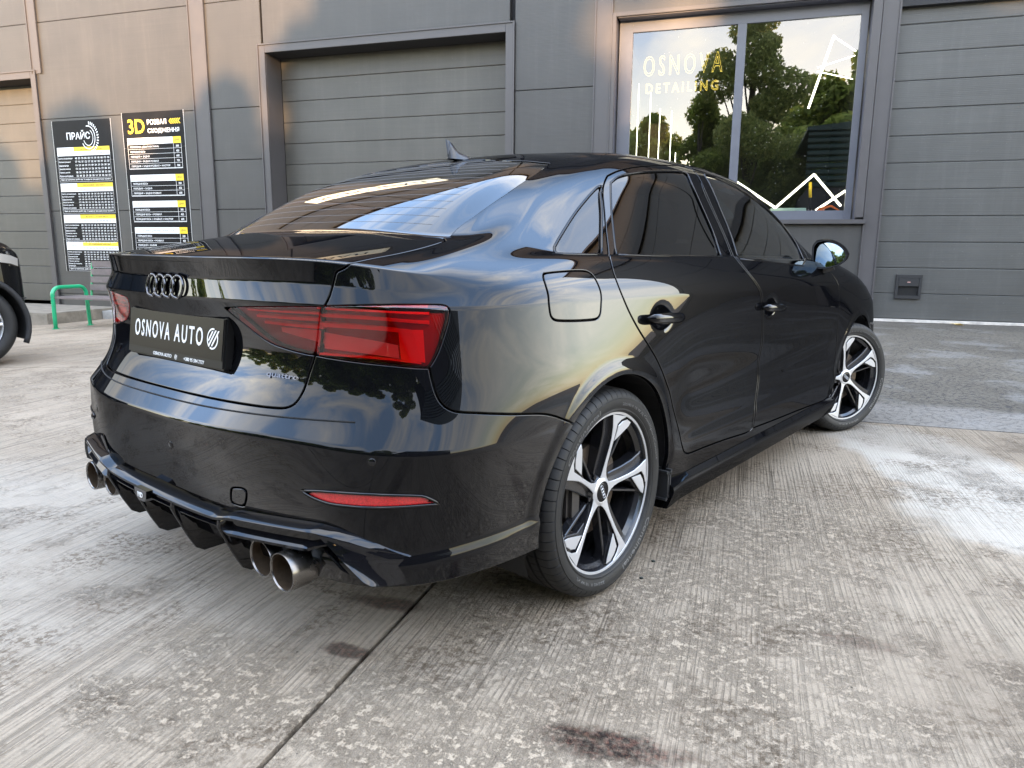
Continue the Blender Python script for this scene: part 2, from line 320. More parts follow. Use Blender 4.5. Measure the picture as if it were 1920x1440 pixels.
def details(P):
    """pressed-in details of the sheet metal, moved along the surface normal"""
    n = grid_normals(P); x, y, z = P[..., 0], P[..., 1], P[..., 2]
    side = sstep(-.70, -.55, x)*(z < .99)
    d = np.zeros(x.shape)
    for wx in WHEELS:                                            # rolled arch lips
        r = np.hypot(x-wx, z-WHEEL_Z)
        d += .0055*(1-sstep(.374, .408, r))*side*(z > .30)*sstep(.30, .36, z+.0)
    # lower door: undercut ending in a kicked-out bottom
    m = sstep(.36, .55, x)*(1-sstep(2.12, 2.3, x))
    d += m*(-.012*np.exp(-((z-.56)/.07)**2)+.007*(1-sstep(.36, .41, z)))
    # cups behind the door handles
    for hx, hz in HANDLES:
        q = ((x-hx)/.052)**2+((z-hz)/.034)**2
        d -= .015*np.exp(-q**2)*(y < -.7)
    # side crease of the bumper towards the arch
    m = (x < -.30)*sstep(.50, .60, -y)*(z < .5)
    d += m*.010*(1-sstep(.325, .345, z-(x+.6)*.04))
    return P+n*d[..., None]
HANDLES = ((.268, .822), (1.186, .803))
# shut lines: (distance round the car, height along the skin)
PANEL = dict(
 lid=[(-0.15, 0.4082), (0.0, 0.4082), (0.155, 0.4079), (0.2685, 0.4065), (0.3624, 0.4046), (0.443, 0.403), (0.4856, 0.4055), (0.5056, 0.4185), (0.5161, 0.4482), (0.5238, 0.4912), (0.5373, 0.5271), (0.5498, 0.5637), (0.5756, 0.6296), (0.5905, 0.6668), (0.5946, 0.7011), (0.5989, 0.7294), (0.6285, 0.7479), (0.6429, 0.7813), (0.6671, 0.8179), (0.687, 0.86), (0.6975, 0.898), (0.6443, 0.9164), (0.5106, 0.922), (0.3466, 0.9202), (0.2392, 0.9206), (0.1407, 0.9237), (0.0316, 0.9258), (0.0, 0.9325), (-0.15, 0.9325)],
 glass=[(-0.15, 0.9325), (0.0, 0.9325), (0.0316, 0.9258), (0.1407, 0.9237), (0.2392, 0.9206), (0.3466, 0.9202), (0.5106, 0.922), (0.6443, 0.9164), (0.6592, 0.9737), (0.7027, 1.0418), (0.7491, 1.1671), (0.7475, 1.3048), (0.7218, 1.3886), (0.7093, 1.4287), (0.6364, 1.4217), (0.3978, 1.4231), (0.1624, 1.4991), (0.0, 1.5071), (-0.15, 1.5071)],
 lamp_outer=[(0.5771, 0.6489), (0.6393, 0.6543), (0.7511, 0.6613), (0.8415, 0.6619), (0.8596, 0.6579), (0.8682, 0.649), (0.8665, 0.6321), (0.8612, 0.6144), (0.8503, 0.5853), (0.8395, 0.5588), (0.8267, 0.5351), (0.8143, 0.5196), (0.7986, 0.5171), (0.7407, 0.5175), (0.6628, 0.5208), (0.5795, 0.5282), (0.5417, 0.5324), (0.5446, 0.5497), (0.5495, 0.5652), (0.5581, 0.5974), (0.5644, 0.6183)],
 lamp_inner=[(0.269, 0.6287), (0.3541, 0.6355), (0.4621, 0.6423), (0.5728, 0.6486), (0.5653, 0.6266), (0.5549, 0.5973), (0.5442, 0.5649), (0.5365, 0.5329), (0.5143, 0.534), (0.4577, 0.541), (0.4022, 0.5504), (0.3575, 0.5665), (0.3222, 0.5864), (0.2917, 0.6081)],
 bumper=[(-0.15, 0.4158), (0.0, 0.4158), (0.1402, 0.4203), (0.3537, 0.4173), (0.4783, 0.4394), (0.5149, 0.5025), (0.5418, 0.5486), (0.5775, 0.5359), (0.6869, 0.5257), (0.8166, 0.5174), (0.8196, 0.4987), (0.8266, 0.4699), (0.8366, 0.445), (0.8526, 0.4262), (0.8768, 0.4143), (0.9318, 0.4061), (1.0112, 0.3921), (1.1267, 0.3712), (1.254, 0.3067), (1.254, -0.2), (-0.15, -0.2)],
 fuel=[(1.1954, 0.7372), (1.2459, 0.7388), (1.3156, 0.7382), (1.3645, 0.7341), (1.3862, 0.7206), (1.3983, 0.6953), (1.4036, 0.6694), (1.3969, 0.6409), (1.3874, 0.6138), (1.3729, 0.6018), (1.3479, 0.599), (1.2788, 0.6005), (1.2195, 0.6045), (1.1944, 0.6091), (1.1842, 0.62), (1.1842, 0.6457), (1.1875, 0.6738), (1.1864, 0.6969), (1.187, 0.7218)],
 rear_door=[(1.5422, 0.9347), (1.5542, 1.0287), (1.557, 1.1529), (1.5132, 1.2879), (1.5084, 1.3433), (1.588, 1.374), (1.7266, 1.4034), (1.925, 1.4301), (2.1415, 1.4623), (2.4133, 1.4991), (2.4622, 1.4677), (2.4028, 1.2903), (2.412, 1.1344), (2.4162, 1.016), (2.3872, 0.7911), (2.4112, 0.7272), (2.4612, 0.6825), (2.4983, 0.6528), (2.5252, 0.6114), (2.5516, 0.5372), (2.5963, 0.4035), (2.623, 0.3221), (2.5883, 0.2098), (2.5624, 0.12), (2.5727, 0.0902), (2.5118, 0.0836), (2.2929, 0.0939), (2.0981, 0.0971), (1.9747, 0.0969), (1.9412, 0.1056), (1.9174, 0.1325), (1.9016, 0.1721), (1.877, 0.2162), (1.852, 0.2608), (1.8007, 0.335), (1.7475, 0.3908), (1.6917, 0.4485), (1.6343, 0.5001), (1.5817, 0.5495), (1.5314, 0.6115), (1.498, 0.673), (1.4889, 0.7266)],
 front_door=[(2.4443, 1.4467), (2.7347, 1.4289), (2.9414, 1.3882), (3.1531, 1.3419), (3.3422, 1.2741), (3.5575, 1.195), (3.7123, 1.0925), (3.6181, 0.9883), (3.3403, 0.7565), (3.5202, 0.7192), (3.5965, 0.6792), (3.6215, 0.6226), (3.656, 0.4661), (3.6894, 0.3264), (3.6825, 0.1749), (3.7157, 0.0698), (3.6569, 0.0498), (3.1846, 0.0684), (2.8181, 0.0815), (2.5844, 0.0903), (2.5871, 0.1158), (2.606, 0.2066), (2.6408, 0.32), (2.6156, 0.402), (2.5693, 0.5363), (2.5424, 0.6109), (2.515, 0.6524), (2.4773, 0.6824), (2.4269, 0.7272), (2.4083, 0.7913), (2.4331, 1.0166), (2.4295, 1.1355), (2.4221, 1.2924)],
 win_rear=[(1.5729, 1.2953), (1.6265, 1.3337), (1.7353, 1.3577), (1.9404, 1.3805), (2.1621, 1.4053), (2.2917, 1.4178), (2.3114, 1.3964), (2.3025, 1.3111), (2.3222, 1.1403), (2.3227, 1.0152), (2.2697, 0.8303), (2.0437, 0.8295), (1.7495, 0.8236), (1.5678, 0.843), (1.5987, 1.0263), (1.6073, 1.1241), (1.6015, 1.2116)],
 win_front=[(2.5915, 1.4458), (2.775, 1.4367), (3.0296, 1.4036), (3.1708, 1.3544), (3.3429, 1.3071), (3.5143, 1.2439), (3.6411, 1.1785), (3.5853, 1.0886), (3.5013, 1.0018), (3.1651, 0.7606), (3.087, 0.7538), (2.8467, 0.7666), (2.4234, 0.8), (2.4917, 1.01), (2.5049, 1.0956), (2.5121, 1.2396), (2.5424, 1.4012)],
 win_quarter=[(1.494, 1.2765), (1.4601, 1.2691), (1.4291, 1.2384), (1.3887, 1.1898), (1.3399, 1.1322), (1.2929, 1.0679), (1.2496, 1.0009), (1.2304, 0.9572), (1.2384, 0.936), (1.2788, 0.8751), (1.3669, 0.8485), (1.4843, 0.8495), (1.5254, 1.0256), (1.5391, 1.1456)],
 reflector=[(0.5673, 0.2187), (0.6128, 0.2247), (0.6845, 0.2302), (0.7462, 0.2308), (0.8124, 0.2253), (0.8337, 0.2125), (0.8455, 0.2015), (0.8127, 0.2029), (0.7756, 0.203), (0.7282, 0.2028), (0.6752, 0.2021), (0.6395, 0.2017), (0.6137, 0.2044), (0.5867, 0.2103)],
 flap=[(0.352, 0.188), (0.3592, 0.1941), (0.3941, 0.1981), (0.4053, 0.1936), (0.4022, 0.1793), (0.3909, 0.1558), (0.3768, 0.1519), (0.3468, 0.1534), (0.3426, 0.1583)],
)
# ---------------------------------------------------------------- place frame: local x runs along the facade to the left, y comes out of it, z up
WALL_D = 9.675; WYAW = math.radians(111.2436)
WT = Vector((math.cos(WYAW), math.sin(WYAW), 0)); WO = Vector((-math.sin(WYAW)*-1*-1, math.cos(WYAW), 0))
WO = Vector((-math.sin(WYAW), math.cos(WYAW), 0))                     # local y axis
if WO.x > 0: WO = -WO
ORI = -WO*WALL_D
def frame(o): o.location = ORI; o.rotation_euler = (0, 0, WYAW); return o
def fthing(name, label, cat, s=0, o=0, z=0, rz=0, group=None, kind=None):
    e = thing(name, label, cat, group=group); e.location = ORI+WT*s+WO*o+Vector((0, 0, z)); e.rotation_euler = (0, 0, WYAW+rz)
    if kind: e['kind'] = kind
    return e
def gz(s, o=0): return -.062*min(max(s-4, 0), 8)

# ---- materials of the place
def concrete_mat(name, base, dark, groove=1.0, stain=1.0, asphalt=False):
    m = bpy.data.materials.new(name); m.use_nodes = True; nt = m.node_tree; b = nt.nodes['Principled BSDF']; t = N(nt, 'ShaderNodeTexCoord')
    P = t.outputs['Object']
    def noise(scale, det=8, rough=.6, dist=0, vec=P): n = N(nt, 'ShaderNodeTexNoise', Scale=scale, Detail=det, Roughness=rough, Distortion=dist); Lk(nt, vec, n.inputs['Vector']); return n.outputs['Fac']
    def ramp(x, a, c, inv=False):
        r = N(nt, 'ShaderNodeMapRange', _interpolation_type='SMOOTHSTEP'); r.inputs['From Min'].default_value = a; r.inputs['From Max'].default_value = c
        if inv: r.inputs['To Min'].default_value = 1; r.inputs['To Max'].default_value = 0
        Lk(nt, x, r.inputs[0]); return r.outputs[0]
    def math_(op, a, c):
        n = N(nt, 'ShaderNodeMath', _operation=op)
        for i, v in enumerate((a, c)):
            if isinstance(v, (int, float)): n.inputs[i].default_value = v
            elif v is not None: Lk(nt, v, n.inputs[i])
        return n.outputs[0]
    def mixc(f, a, c):
        n = N(nt, 'ShaderNodeMix', _data_type='RGBA')
        if isinstance(f, (int, float)): n.inputs[0].default_value = f
        else: Lk(nt, f, n.inputs[0])
        for i, v in ((6, a), (7, c)):
            if isinstance(v, tuple): n.inputs[i].default_value = (*v, 1)
            else: Lk(nt, v, n.inputs[i])
        return n.outputs[2]
    big = noise(.55, 5); mid = noise(3.2, 8, .65); fine = noise(38, 6, .75); grit = noise(170, 3, .8)
    c = mixc(ramp(big, .35, .65), base, dark)
    c = mixc(math_('MULTIPLY', ramp(mid, .42, .66), .25), c, tuple(v*1.12 for v in base))
    c = mixc(math_('MULTIPLY', ramp(fine, .48, .70), .62), c, tuple(v*.45 for v in base))
    c = mixc(math_('MULTIPLY', ramp(grit, .52, .75), .40), c, tuple(min(.8, v*1.9) for v in base))
    h = math_('ADD', math_('MULTIPLY', fine, .5), math_('MULTIPLY', grit, .35))
    sep = N(nt, 'ShaderNodeSeparateXYZ'); Lk(nt, P, sep.inputs[0]); S_, O_ = sep.outputs['X'], sep.outputs['Y']
    def blob(s, o, rs, ro, n=None, edge=.25, ang=0):
        a = math_('SUBTRACT', S_, s); c_ = math_('SUBTRACT', O_, o); ca, sa = math.cos(ang), math.sin(ang)
        u = math_('ADD', math_('MULTIPLY', a, ca), math_('MULTIPLY', c_, sa)); v = math_('SUBTRACT', math_('MULTIPLY', c_, ca), math_('MULTIPLY', a, sa))
        d = math_('ADD', math_('POWER', math_('ABSOLUTE', math_('DIVIDE', u, rs), None), 2.0), math_('POWER', math_('ABSOLUTE', math_('DIVIDE', v, ro), None), 2.0))
        d = math_('SQRT', d, None)
        if n is not None: d = math_('ADD', d, math_('MULTIPLY', math_('SUBTRACT', n, .5), 1.7))
        return ramp(d, 1-edge, 1+edge, inv=True)
    if stain:
        near = math_('MAXIMUM', blob(-.55, 10.75, .85, .26, noise(2, 4), .4), blob(-1.05, 10.15, .5, .6, noise(2, 4), .4))
        near = math_('MAXIMUM', near, blob(-1.35, 9.2, .5, .35, noise(2.4, 4), .4)); near = math_('MAXIMUM', near, blob(-.55, 9.85, .35, .5, noise(2.4, 4), .4))
        pm = math_('MAXIMUM', ramp(noise(1.6, 7, .68, .2), .52, .60), math_('MULTIPLY', near, .95))
        pm = math_('MULTIPLY', pm, ramp(noise(7, 6, .7), .36, .56))
    if groove:
        # broom strokes across the slab: noise stretched along the stroke
        mp_ = N(nt, 'ShaderNodeMapping'); mp_.inputs['Scale'].default_value = (58, .55, 1); mp_.inputs['Rotation'].default_value = (0, 0, .03); Lk(nt, P, mp_.inputs['Vector'])
        wv = noise(1.0, 4, .55, .15, mp_.outputs[0])
        mp2 = N(nt, 'ShaderNodeMapping'); mp2.inputs['Scale'].default_value = (135, 1.6, 1); Lk(nt, P, mp2.inputs['Vector']); wv2 = noise(1.0, 3, .6, .1, mp2.outputs[0])
        wb_ = N(nt, 'ShaderNodeTexWave', _bands_direction='X', _wave_profile='SIN', Scale=20.0, Distortion=13.0, Detail=3); wb_.inputs['Detail Scale'].default_value = .35; wb_.inputs['Detail Roughness'].default_value = .6
        mp3 = N(nt, 'ShaderNodeMapping'); mp3.inputs['Scale'].default_value = (1, .10, 1); mp3.inputs['Rotation'].default_value = (0, 0, .03); Lk(nt, P, mp3.inputs['Vector']); Lk(nt, mp3.outputs[0], wb_.inputs['Vector'])
        keep = ramp(noise(14, 5, .7), .38, .52); g_ = math_('MULTIPLY', math_('MAXIMUM', ramp(wb_.outputs['Fac'], .06, .30), math_('MULTIPLY', keep, .6)), ramp(wv, .36, .47)); worn = ramp(noise(.9, 5, .6), .36, .56)
        gm = math_('MULTIPLY', math_('SUBTRACT', 1, g_), math_('ADD', math_('MULTIPLY', worn, .60), .4))
        gm = math_('MULTIPLY', gm, math_('SUBTRACT', 1, math_('MULTIPLY', pm, .8))) if stain else gm
        c = mixc(math_('MULTIPLY', gm, .72*groove), c, tuple(v*.42 for v in base))
        c = mixc(math_('MULTIPLY', ramp(wv2, .5, .66), .16*groove), c, tuple(min(.8, v*1.35) for v in base))
        h = math_('ADD', h, math_('MULTIPLY', g_, math_('ADD', math_('MULTIPLY', worn, .9), .3)))
        h = math_('ADD', h, math_('MULTIPLY', wv2, .35))
    if stain:
        # flaking, crumbly top layer in patches
        fl = noise(34, 8, .82, .1); flk = math_('MULTIPLY', pm, ramp(fl, .46, .54))
        c = mixc(math_('MULTIPLY', flk, .80), c, (.405, .33, .245)); c = mixc(math_('MULTIPLY', math_('MULTIPLY', pm, ramp(fl, .40, .48, inv=True)), .85), c, (.085, .065, .047))
        h = math_('ADD', h, math_('MULTIPLY', flk, 1.3))
        # whitish lime bloom by the front wheel and behind the car
        nn = noise(1.9, 7, .62, .3)
        wh = math_('MAXIMUM', blob(-2.12, 8.05, .95, .34, nn, .16, -1.15), math_('MULTIPLY', blob(1.2, 10.2, 1.3, .7, nn, .5), .55))
        wh = math_('MAXIMUM', wh, math_('MULTIPLY', blob(-2.45, 8.9, .55, .5, nn, .2), .9))
        c = mixc(math_('MULTIPLY', wh, .78), c, (.43, .395, .34))
        dark_blot = math_('MAXIMUM', blob(-2.4, 7.55, .9, .42, nn, .3), math_('MULTIPLY', blob(3.0, 6.6, 2.6, .9, nn, .4), .7)); c = mixc(math_('MULTIPLY', dark_blot, .45), c, tuple(v*.5 for v in base))  # two darker blotches on the slabs
        # rusty brown stains
        n3 = noise(9, 6, .7)
        ru = math_('MULTIPLY', blob(-.95, 10.665, .150, .046, n3, .45, .06), math_('ADD', math_('MULTIPLY', ramp(fine, .35, .6), .45), .55)); ru = math_('MAXIMUM', ru, math_('MULTIPLY', blob(-.215, 10.262, .11, .035, n3, .4), .7)); ru = math_('MAXIMUM', ru, math_('MULTIPLY', blob(-.225, 10.525, .07, .03, n3, .3), .75)); ru = math_('MAXIMUM', ru, math_('MULTIPLY', blob(-1.5, 10.05, .10, .035, n3, .4), .45))
        rc = mixc(ramp(noise(60, 4, .7), .45, .60), (.018, .011, .009), (.105, .048, .033)); c = mixc(math_('MULTIPLY', ru, 1.0), c, rc)
        # fine brown silt lying in the pores
        silt = math_('MULTIPLY', ramp(noise(2.6, 7, .7), .47, .62), ramp(noise(45, 5, .75), .46, .58)); c = mixc(math_('MULTIPLY', silt, .72), c, (.095, .066, .042))
        # small dark grit
        vo = N(nt, 'ShaderNodeTexVoronoi', Scale=9); Lk(nt, P, vo.inputs['Vector']); c = mixc(math_('MULTIPLY', ramp(vo.outputs['Distance'], .02, .035, inv=True), .8), c, (.04, .035, .03))
        mud = ramp(noise(.8, 7, .65, .1), .50, .72); c = mixc(math_('MULTIPLY', mud, .55), c, (.135, .10, .07))
    if asphalt:
        pits = noise(26, 5, .7, .4); pm2 = ramp(pits, .40, .46, inv=True); c = mixc(math_('MULTIPLY', pm2, .75), c, (.05, .05, .055)); h = math_('ADD', h, math_('MULTIPLY', ramp(pits, .34, .5), 2.0))
        c = mixc(math_('MULTIPLY', ramp(noise(1.7, 6, .6, .4), .5, .66), .6), c, (.19, .185, .175))
        edge = ramp(math_('ADD', O_, math_('MULTIPLY', noise(1.5, 4), .6)), 6.75, 7.05); c = mixc(math_('MULTIPLY', edge, .6), c, (.24, .225, .205))
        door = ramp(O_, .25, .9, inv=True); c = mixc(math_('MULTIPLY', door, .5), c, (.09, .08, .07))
    Lk(nt, c, b.inputs['Base Color'])
    rr = N(nt, 'ShaderNodeMapRange'); rr.inputs['To Min'].default_value = .62; rr.inputs['To Max'].default_value = .95; Lk(nt, mid, rr.inputs[0]); Lk(nt, rr.outputs[0], b.inputs['Roughness']); b.inputs['Specular IOR Level'].default_value = .2
    bp_ = N(nt, 'ShaderNodeBump', Strength=.85, Distance=.0035); Lk(nt, h, bp_.inputs['Height']); Lk(nt, bp_.outputs[0], b.inputs['Normal'])
    return m
CONC = concrete_mat('brushed_concrete', (.330, .272, .205), (.262, .214, .158))
CONC2 = concrete_mat('rough_concrete', (.128, .115, .094), (.090, .080, .065), groove=0, stain=0, asphalt=True)
PLINTH = mat('plinth_concrete', (.26, .25, .23), .9, noise=(6, .25), bump=(60, .5, .003))
PLINTHB = mat('apron_concrete', (.19, .165, .13), .9, noise=(5, .3), bump=(60, .5, .003))
DIRT = mat('joint_dirt', (.05, .042, .035), 1)
def panel_mat(name, col, fs=210, stripes=.35, rough=.42, sc=1.0):
    """painted sheet metal with fine horizontal ribbing"""
    m = bpy.data.materials.new(name); m.use_nodes = True; nt = m.node_tree; b = nt.nodes['Principled BSDF']; t = N(nt, 'ShaderNodeTexCoord')
    mp_ = N(nt, 'ShaderNodeMapping'); mp_.inputs['Scale'].default_value = (.35, .35, fs*.35); Lk(nt, t.outputs['Object'], mp_.inputs['Vector'])
    n = N(nt, 'ShaderNodeTexNoise', Scale=1.0, Detail=3, Roughness=.5); Lk(nt, mp_.outputs[0], n.inputs['Vector'])
    w = N(nt, 'ShaderNodeTexWave', _bands_direction='Z', Scale=fs/6.28*.5, Distortion=0); Lk(nt, t.outputs['Object'], w.inputs['Vector'])
    ad = N(nt, 'ShaderNodeMath', _operation='ADD'); Lk(nt, n.outputs['Fac'], ad.inputs[0]); Lk(nt, w.outputs['Fac'], ad.inputs[1])
    bp_ = N(nt, 'ShaderNodeBump', Strength=stripes, Distance=.0015); Lk(nt, ad.outputs[0], bp_.inputs['Height']); Lk(nt, bp_.outputs[0], b.inputs['Normal'])
    d = N(nt, 'ShaderNodeTexNoise', Scale=1.3*sc, Detail=7, Roughness=.6); Lk(nt, t.outputs['Object'], d.inputs['Vector'])
    r = N(nt, 'ShaderNodeMapRange'); r.inputs['From Min'].default_value = .3; r.inputs['From Max'].default_value = .7; r.inputs['To Min'].default_value = .86; r.inputs['To Max'].default_value = 1.10; Lk(nt, d.outputs['Fac'], r.inputs[0])
    r2 = N(nt, 'ShaderNodeMapRange'); r2.inputs['From Min'].default_value = .3; r2.inputs['From Max'].default_value = .7; r2.inputs['To Min'].default_value = .93; r2.inputs['To Max'].default_value = 1.06; Lk(nt, n.outputs['Fac'], r2.inputs[0])
    mm = N(nt, 'ShaderNodeMath', _operation='MULTIPLY'); Lk(nt, r.outputs[0], mm.inputs[0]); Lk(nt, r2.outputs[0], mm.inputs[1])
    # faint rain runs and dust
    mp4 = N(nt, 'ShaderNodeMapping'); mp4.inputs['Scale'].default_value = (7, 7, .5); Lk(nt, t.outputs['Object'], mp4.inputs['Vector']); dr = N(nt, 'ShaderNodeTexNoise', Scale=1.0, Detail=6, Roughness=.65); Lk(nt, mp4.outputs[0], dr.inputs['Vector'])
    r5 = N(nt, 'ShaderNodeMapRange'); r5.inputs['From Min'].default_value = .5; r5.inputs['From Max'].default_value = .75; r5.inputs['To Min'].default_value = 1; r5.inputs['To Max'].default_value = 1.22; Lk(nt, dr.outputs['Fac'], r5.inputs[0])
    sp_ = N(nt, 'ShaderNodeTexNoise', Scale=55, Detail=2); Lk(nt, t.outputs['Object'], sp_.inputs['Vector']); r6 = N(nt, 'ShaderNodeMapRange'); r6.inputs['From Min'].default_value = .70; r6.inputs['From Max'].default_value = .76; r6.inputs['To Min'].default_value = 1; r6.inputs['To Max'].default_value = 1.7; Lk(nt, sp_.outputs['Fac'], r6.inputs[0])
    m5 = N(nt, 'ShaderNodeMath', _operation='MULTIPLY'); Lk(nt, mm.outputs[0], m5.inputs[0]); Lk(nt, r5.outputs[0], m5.inputs[1]); m6 = N(nt, 'ShaderNodeMath', _operation='MULTIPLY'); Lk(nt, m5.outputs[0], m6.inputs[0]); Lk(nt, r6.outputs[0], m6.inputs[1]); mm = m6
    v = N(nt, 'ShaderNodeVectorMath', _operation='SCALE'); v.inputs[0].default_value = col; Lk(nt, mm.outputs[0], v.inputs['Scale']); Lk(nt, v.outputs[0], b.inputs['Base Color'])
    b.inputs['Roughness'].default_value = rough; MATS[name] = m; return m
WALLM = panel_mat('grey_sandwich_panel', (.043, .0415, .039))
DOORM = panel_mat('grey_sectional_door', (.062, .0625, .059), fs=160)
DOORM2 = panel_mat('grey_green_sectional_door', (.060, .057, .049), fs=160)
TRIM = mat('grey_violet_trim', (.058, .054, .055), .42, noise=(3, .08))
TRIMD = mat('dark_trim', (.07, .072, .09), .45, noise=(3, .08))
FRAME = mat('window_frame_grey', (.09, .095, .115), .35, noise=(5, .06))
SOFFIT = mat('soffit_shade', (.02, .02, .022), .8)  # dark backing colour; also stands for shade at the door head
PANE = clear_mat('window_pane', (.62, .66, .62), .14)
def _rain(m):
    """dried splashes on the panes: tiny lighter dots"""
    nt = m.node_tree; out = [n for n in nt.nodes if n.type == 'OUTPUT_MATERIAL'][0]; src = out.inputs[0].links[0].from_socket
    t = N(nt, 'ShaderNodeTexCoord'); v = N(nt, 'ShaderNodeTexVoronoi', Scale=14); Lk(nt, t.outputs['Object'], v.inputs['Vector']); r = N(nt, 'ShaderNodeMath', _operation='LESS_THAN'); Lk(nt, v.outputs['Distance'], r.inputs[0]); r.inputs[1].default_value = .075
    n = N(nt, 'ShaderNodeTexNoise', Scale=1.1, Detail=3); Lk(nt, t.outputs['Object'], n.inputs['Vector']); g = N(nt, 'ShaderNodeMath', _operation='GREATER_THAN'); Lk(nt, n.outputs['Fac'], g.inputs[0]); g.inputs[1].default_value = .47
    mm = N(nt, 'ShaderNodeMath', _operation='MULTIPLY'); Lk(nt, r.outputs[0], mm.inputs[0]); Lk(nt, g.outputs[0], mm.inputs[1]); m2 = N(nt, 'ShaderNodeMath', _operation='MULTIPLY'); Lk(nt, mm.outputs[0], m2.inputs[0]); m2.inputs[1].default_value = .35
    d = N(nt, 'ShaderNodeBsdfDiffuse'); d.inputs[0].default_value = (.7, .7, .66, 1); mx = N(nt, 'ShaderNodeMixShader'); Lk(nt, m2.outputs[0], mx.inputs[0]); Lk(nt, src, mx.inputs[1]); Lk(nt, d.outputs[0], mx.inputs[2]); Lk(nt, mx.outputs[0], out.inputs[0])
_rain(PANE)

# ---- ground
def gsheet(name, s0, s1, o0, o1, z, m, parent, thick=.06, cell=.6):
    ns = max(2, int((s1-s0)/cell)); no = max(1, int((o1-o0)/2)); ss = np.linspace(s0, s1, ns+1); oo = np.linspace(o0, o1, no+1); V = []; F = []
    for s_ in ss:
        for o_ in oo: V.append((s_, o_, z+gz(s_)))
    for i in range(ns):
        for j in range(no): a = i*(no+1)+j; F.append((a, a+no+1, a+no+2, a+1))
    # skirt
    rim = [i*(no+1) for i in range(ns+1)]+[ns*(no+1)+j for j in range(1, no+1)]+[i*(no+1)+no for i in range(ns-1, -1, -1)]+[j for j in range(no-1, 0, -1)]
    b = len(V); V += [(V[i][0], V[i][1], V[i][2]-thick) for i in rim]; n = len(rim)
    F += [(rim[i], b+i, b+(i+1) % n, rim[(i+1) % n]) for i in range(n)]
    o = mk(name, V, F, m, parent); bm = bmesh.new(); bm.from_mesh(o.data); bmesh.ops.recalc_face_normals(bm, faces=bm.faces[:]); bm.to_mesh(o.data); bm.free(); return o
ground = mk('ground', [(-400, -400, -.03), (400, -400, -.03), (400, 400, -.03), (4, 400, -.03), (4, -400, -.03), (-400, 400, -.03)], [(0, 4, 3, 5), (4, 1, 2, 3)], DIRT); ground['kind'] = 'structure'; frame(ground)
ground.data.clear_geometry()
_V = [(s_, o_, -.035+gz(s_)) for s_ in (-400, 4, 6, 8, 10, 12, 400) for o_ in (-400, 400)]
ground.data.from_pydata(_V, [], [(2*i, 2*i+2, 2*i+3, 2*i+1) for i in range(6)]); ground.data.materials.clear(); ground.data.materials.append(DIRT)
js = [-26.2, -21, -15.8, -10.6, -5.45, -.29, 4.9, 10.1, 15.3, 20.5, 25.7]; jo = [7.25, 12.45, 17.65, 22.9]
GP = .007
for i in range(len(js)-1):
    for k in range(len(jo)-1):
        gsheet('concrete_slab', js[i]+GP, js[i+1]-GP, jo[k]+GP, jo[k+1]-GP, 0, CONC, ground)
    if js[i] < -5.5 or js[i+1] > 4.95: gsheet('concrete_slab' if js[i] > -1 else 'rough_apron', js[i]+GP, js[i+1]-GP, .0, 7.25-GP, 0, CONC if js[i] > -1 else CONC2, ground)
gsheet('concrete_slab', -.29+GP, 4.9-GP, .0, 7.25-GP, 0, CONC, ground)
gsheet('rough_apron', -5.45+GP, -.29-GP, 0, 7.25-GP, 0, CONC2, ground)

# ---- facade
bld = fthing('workshop_building', 'long grey metal clad workshop with roller doors and a big window behind the black saloon', 'building')
def bb(m, s0, s1, o0, o1, z0, z1, bev=0): return m.box(s0, s1, o0, o1, z0, z1, bev)
def plate(name, s0, s1, o0, o1, z0, z1, m, parent=bld, bev=.003): return bb(MB(), s0, s1, o0, o1, z0, z1, bev).build(name, m, parent, auto=30)
TOP = 10.4
def wallpanels(s0, s1, zs):
    for a, b in zip(zs[:-1], zs[1:]):
        plate('wall_panel', s0, s1, -.12, 0, a+.005, b-.005, WALLM, bev=.006)
UP = [5.47, 7.3, 9.1, TOP]
wallpanels(13.19, 17.9, [4.56]+UP)                                   # over the left door
wallpanels(9.13, 13.15, [-.55, .0, 1.74, 3.60]+UP)
wallpanels(7.58, 8.81, [-.5, .0, 1.74, 2.66, 3.60]+UP)
wallpanels(2.79, 7.54, [4.68]+UP)
wallpanels(1.375, 2.695, [-.2, .0, 1.74, 3.60]+UP)
wallpanels(-2.755, 1.12, [-.2, 1.432]); wallpanels(-2.755, 1.12, [4.62]+UP)
wallpanels(-7.6, -2.70, [4.56]+UP); wallpanels(-12.5, -7.64, [-.3, 1.74, 3.6]+UP); wallpanels(17.94, 26, [-.6, 1.74, 3.6]+UP)
plate('backing_wall', -12.5, -7.64, -.30, -.13, -.6, TOP, SOFFIT); plate('backing_wall', 17.94, 26, -.30, -.13, -.6, TOP, SOFFIT)
for a, b, z0, z1 in ((-7.63, 17.93, 4.70, TOP), (7.6, 13.15, -.6, 4.69), (1.15, 2.72, -.6, 4.69), (-2.68, 1.14, -.6, 1.40)): plate('backing_wall', a, b, -.30, -.13, z0, z1, SOFFIT)
def pilaster(s0, s1, z0, z1):
    m = MB(); bb(m, s0, s1, .0005, .022, z0, z1, .002); o = m.build('cover_strip', TRIM, bld, auto=30)
    for s_ in (s0, s1): plate('strip_ridge', s_-.014, s_+.014, .001, .040, z0, z1, TRIM, o, .005)
    m = MB(); z_ = z0+.3
    while z_ < min(z1, 6.5):
        for s_ in (s0-.004, s1+.004): m.lathe([(0, .0445), (.006, .0445), (.009, .041), (.009, .030)], 8, axis='y', c=(s_, 0, z_))
        z_ += .62
    q = m.build('strip_screws', TRIMD, o); q['kind'] = 'stuff'
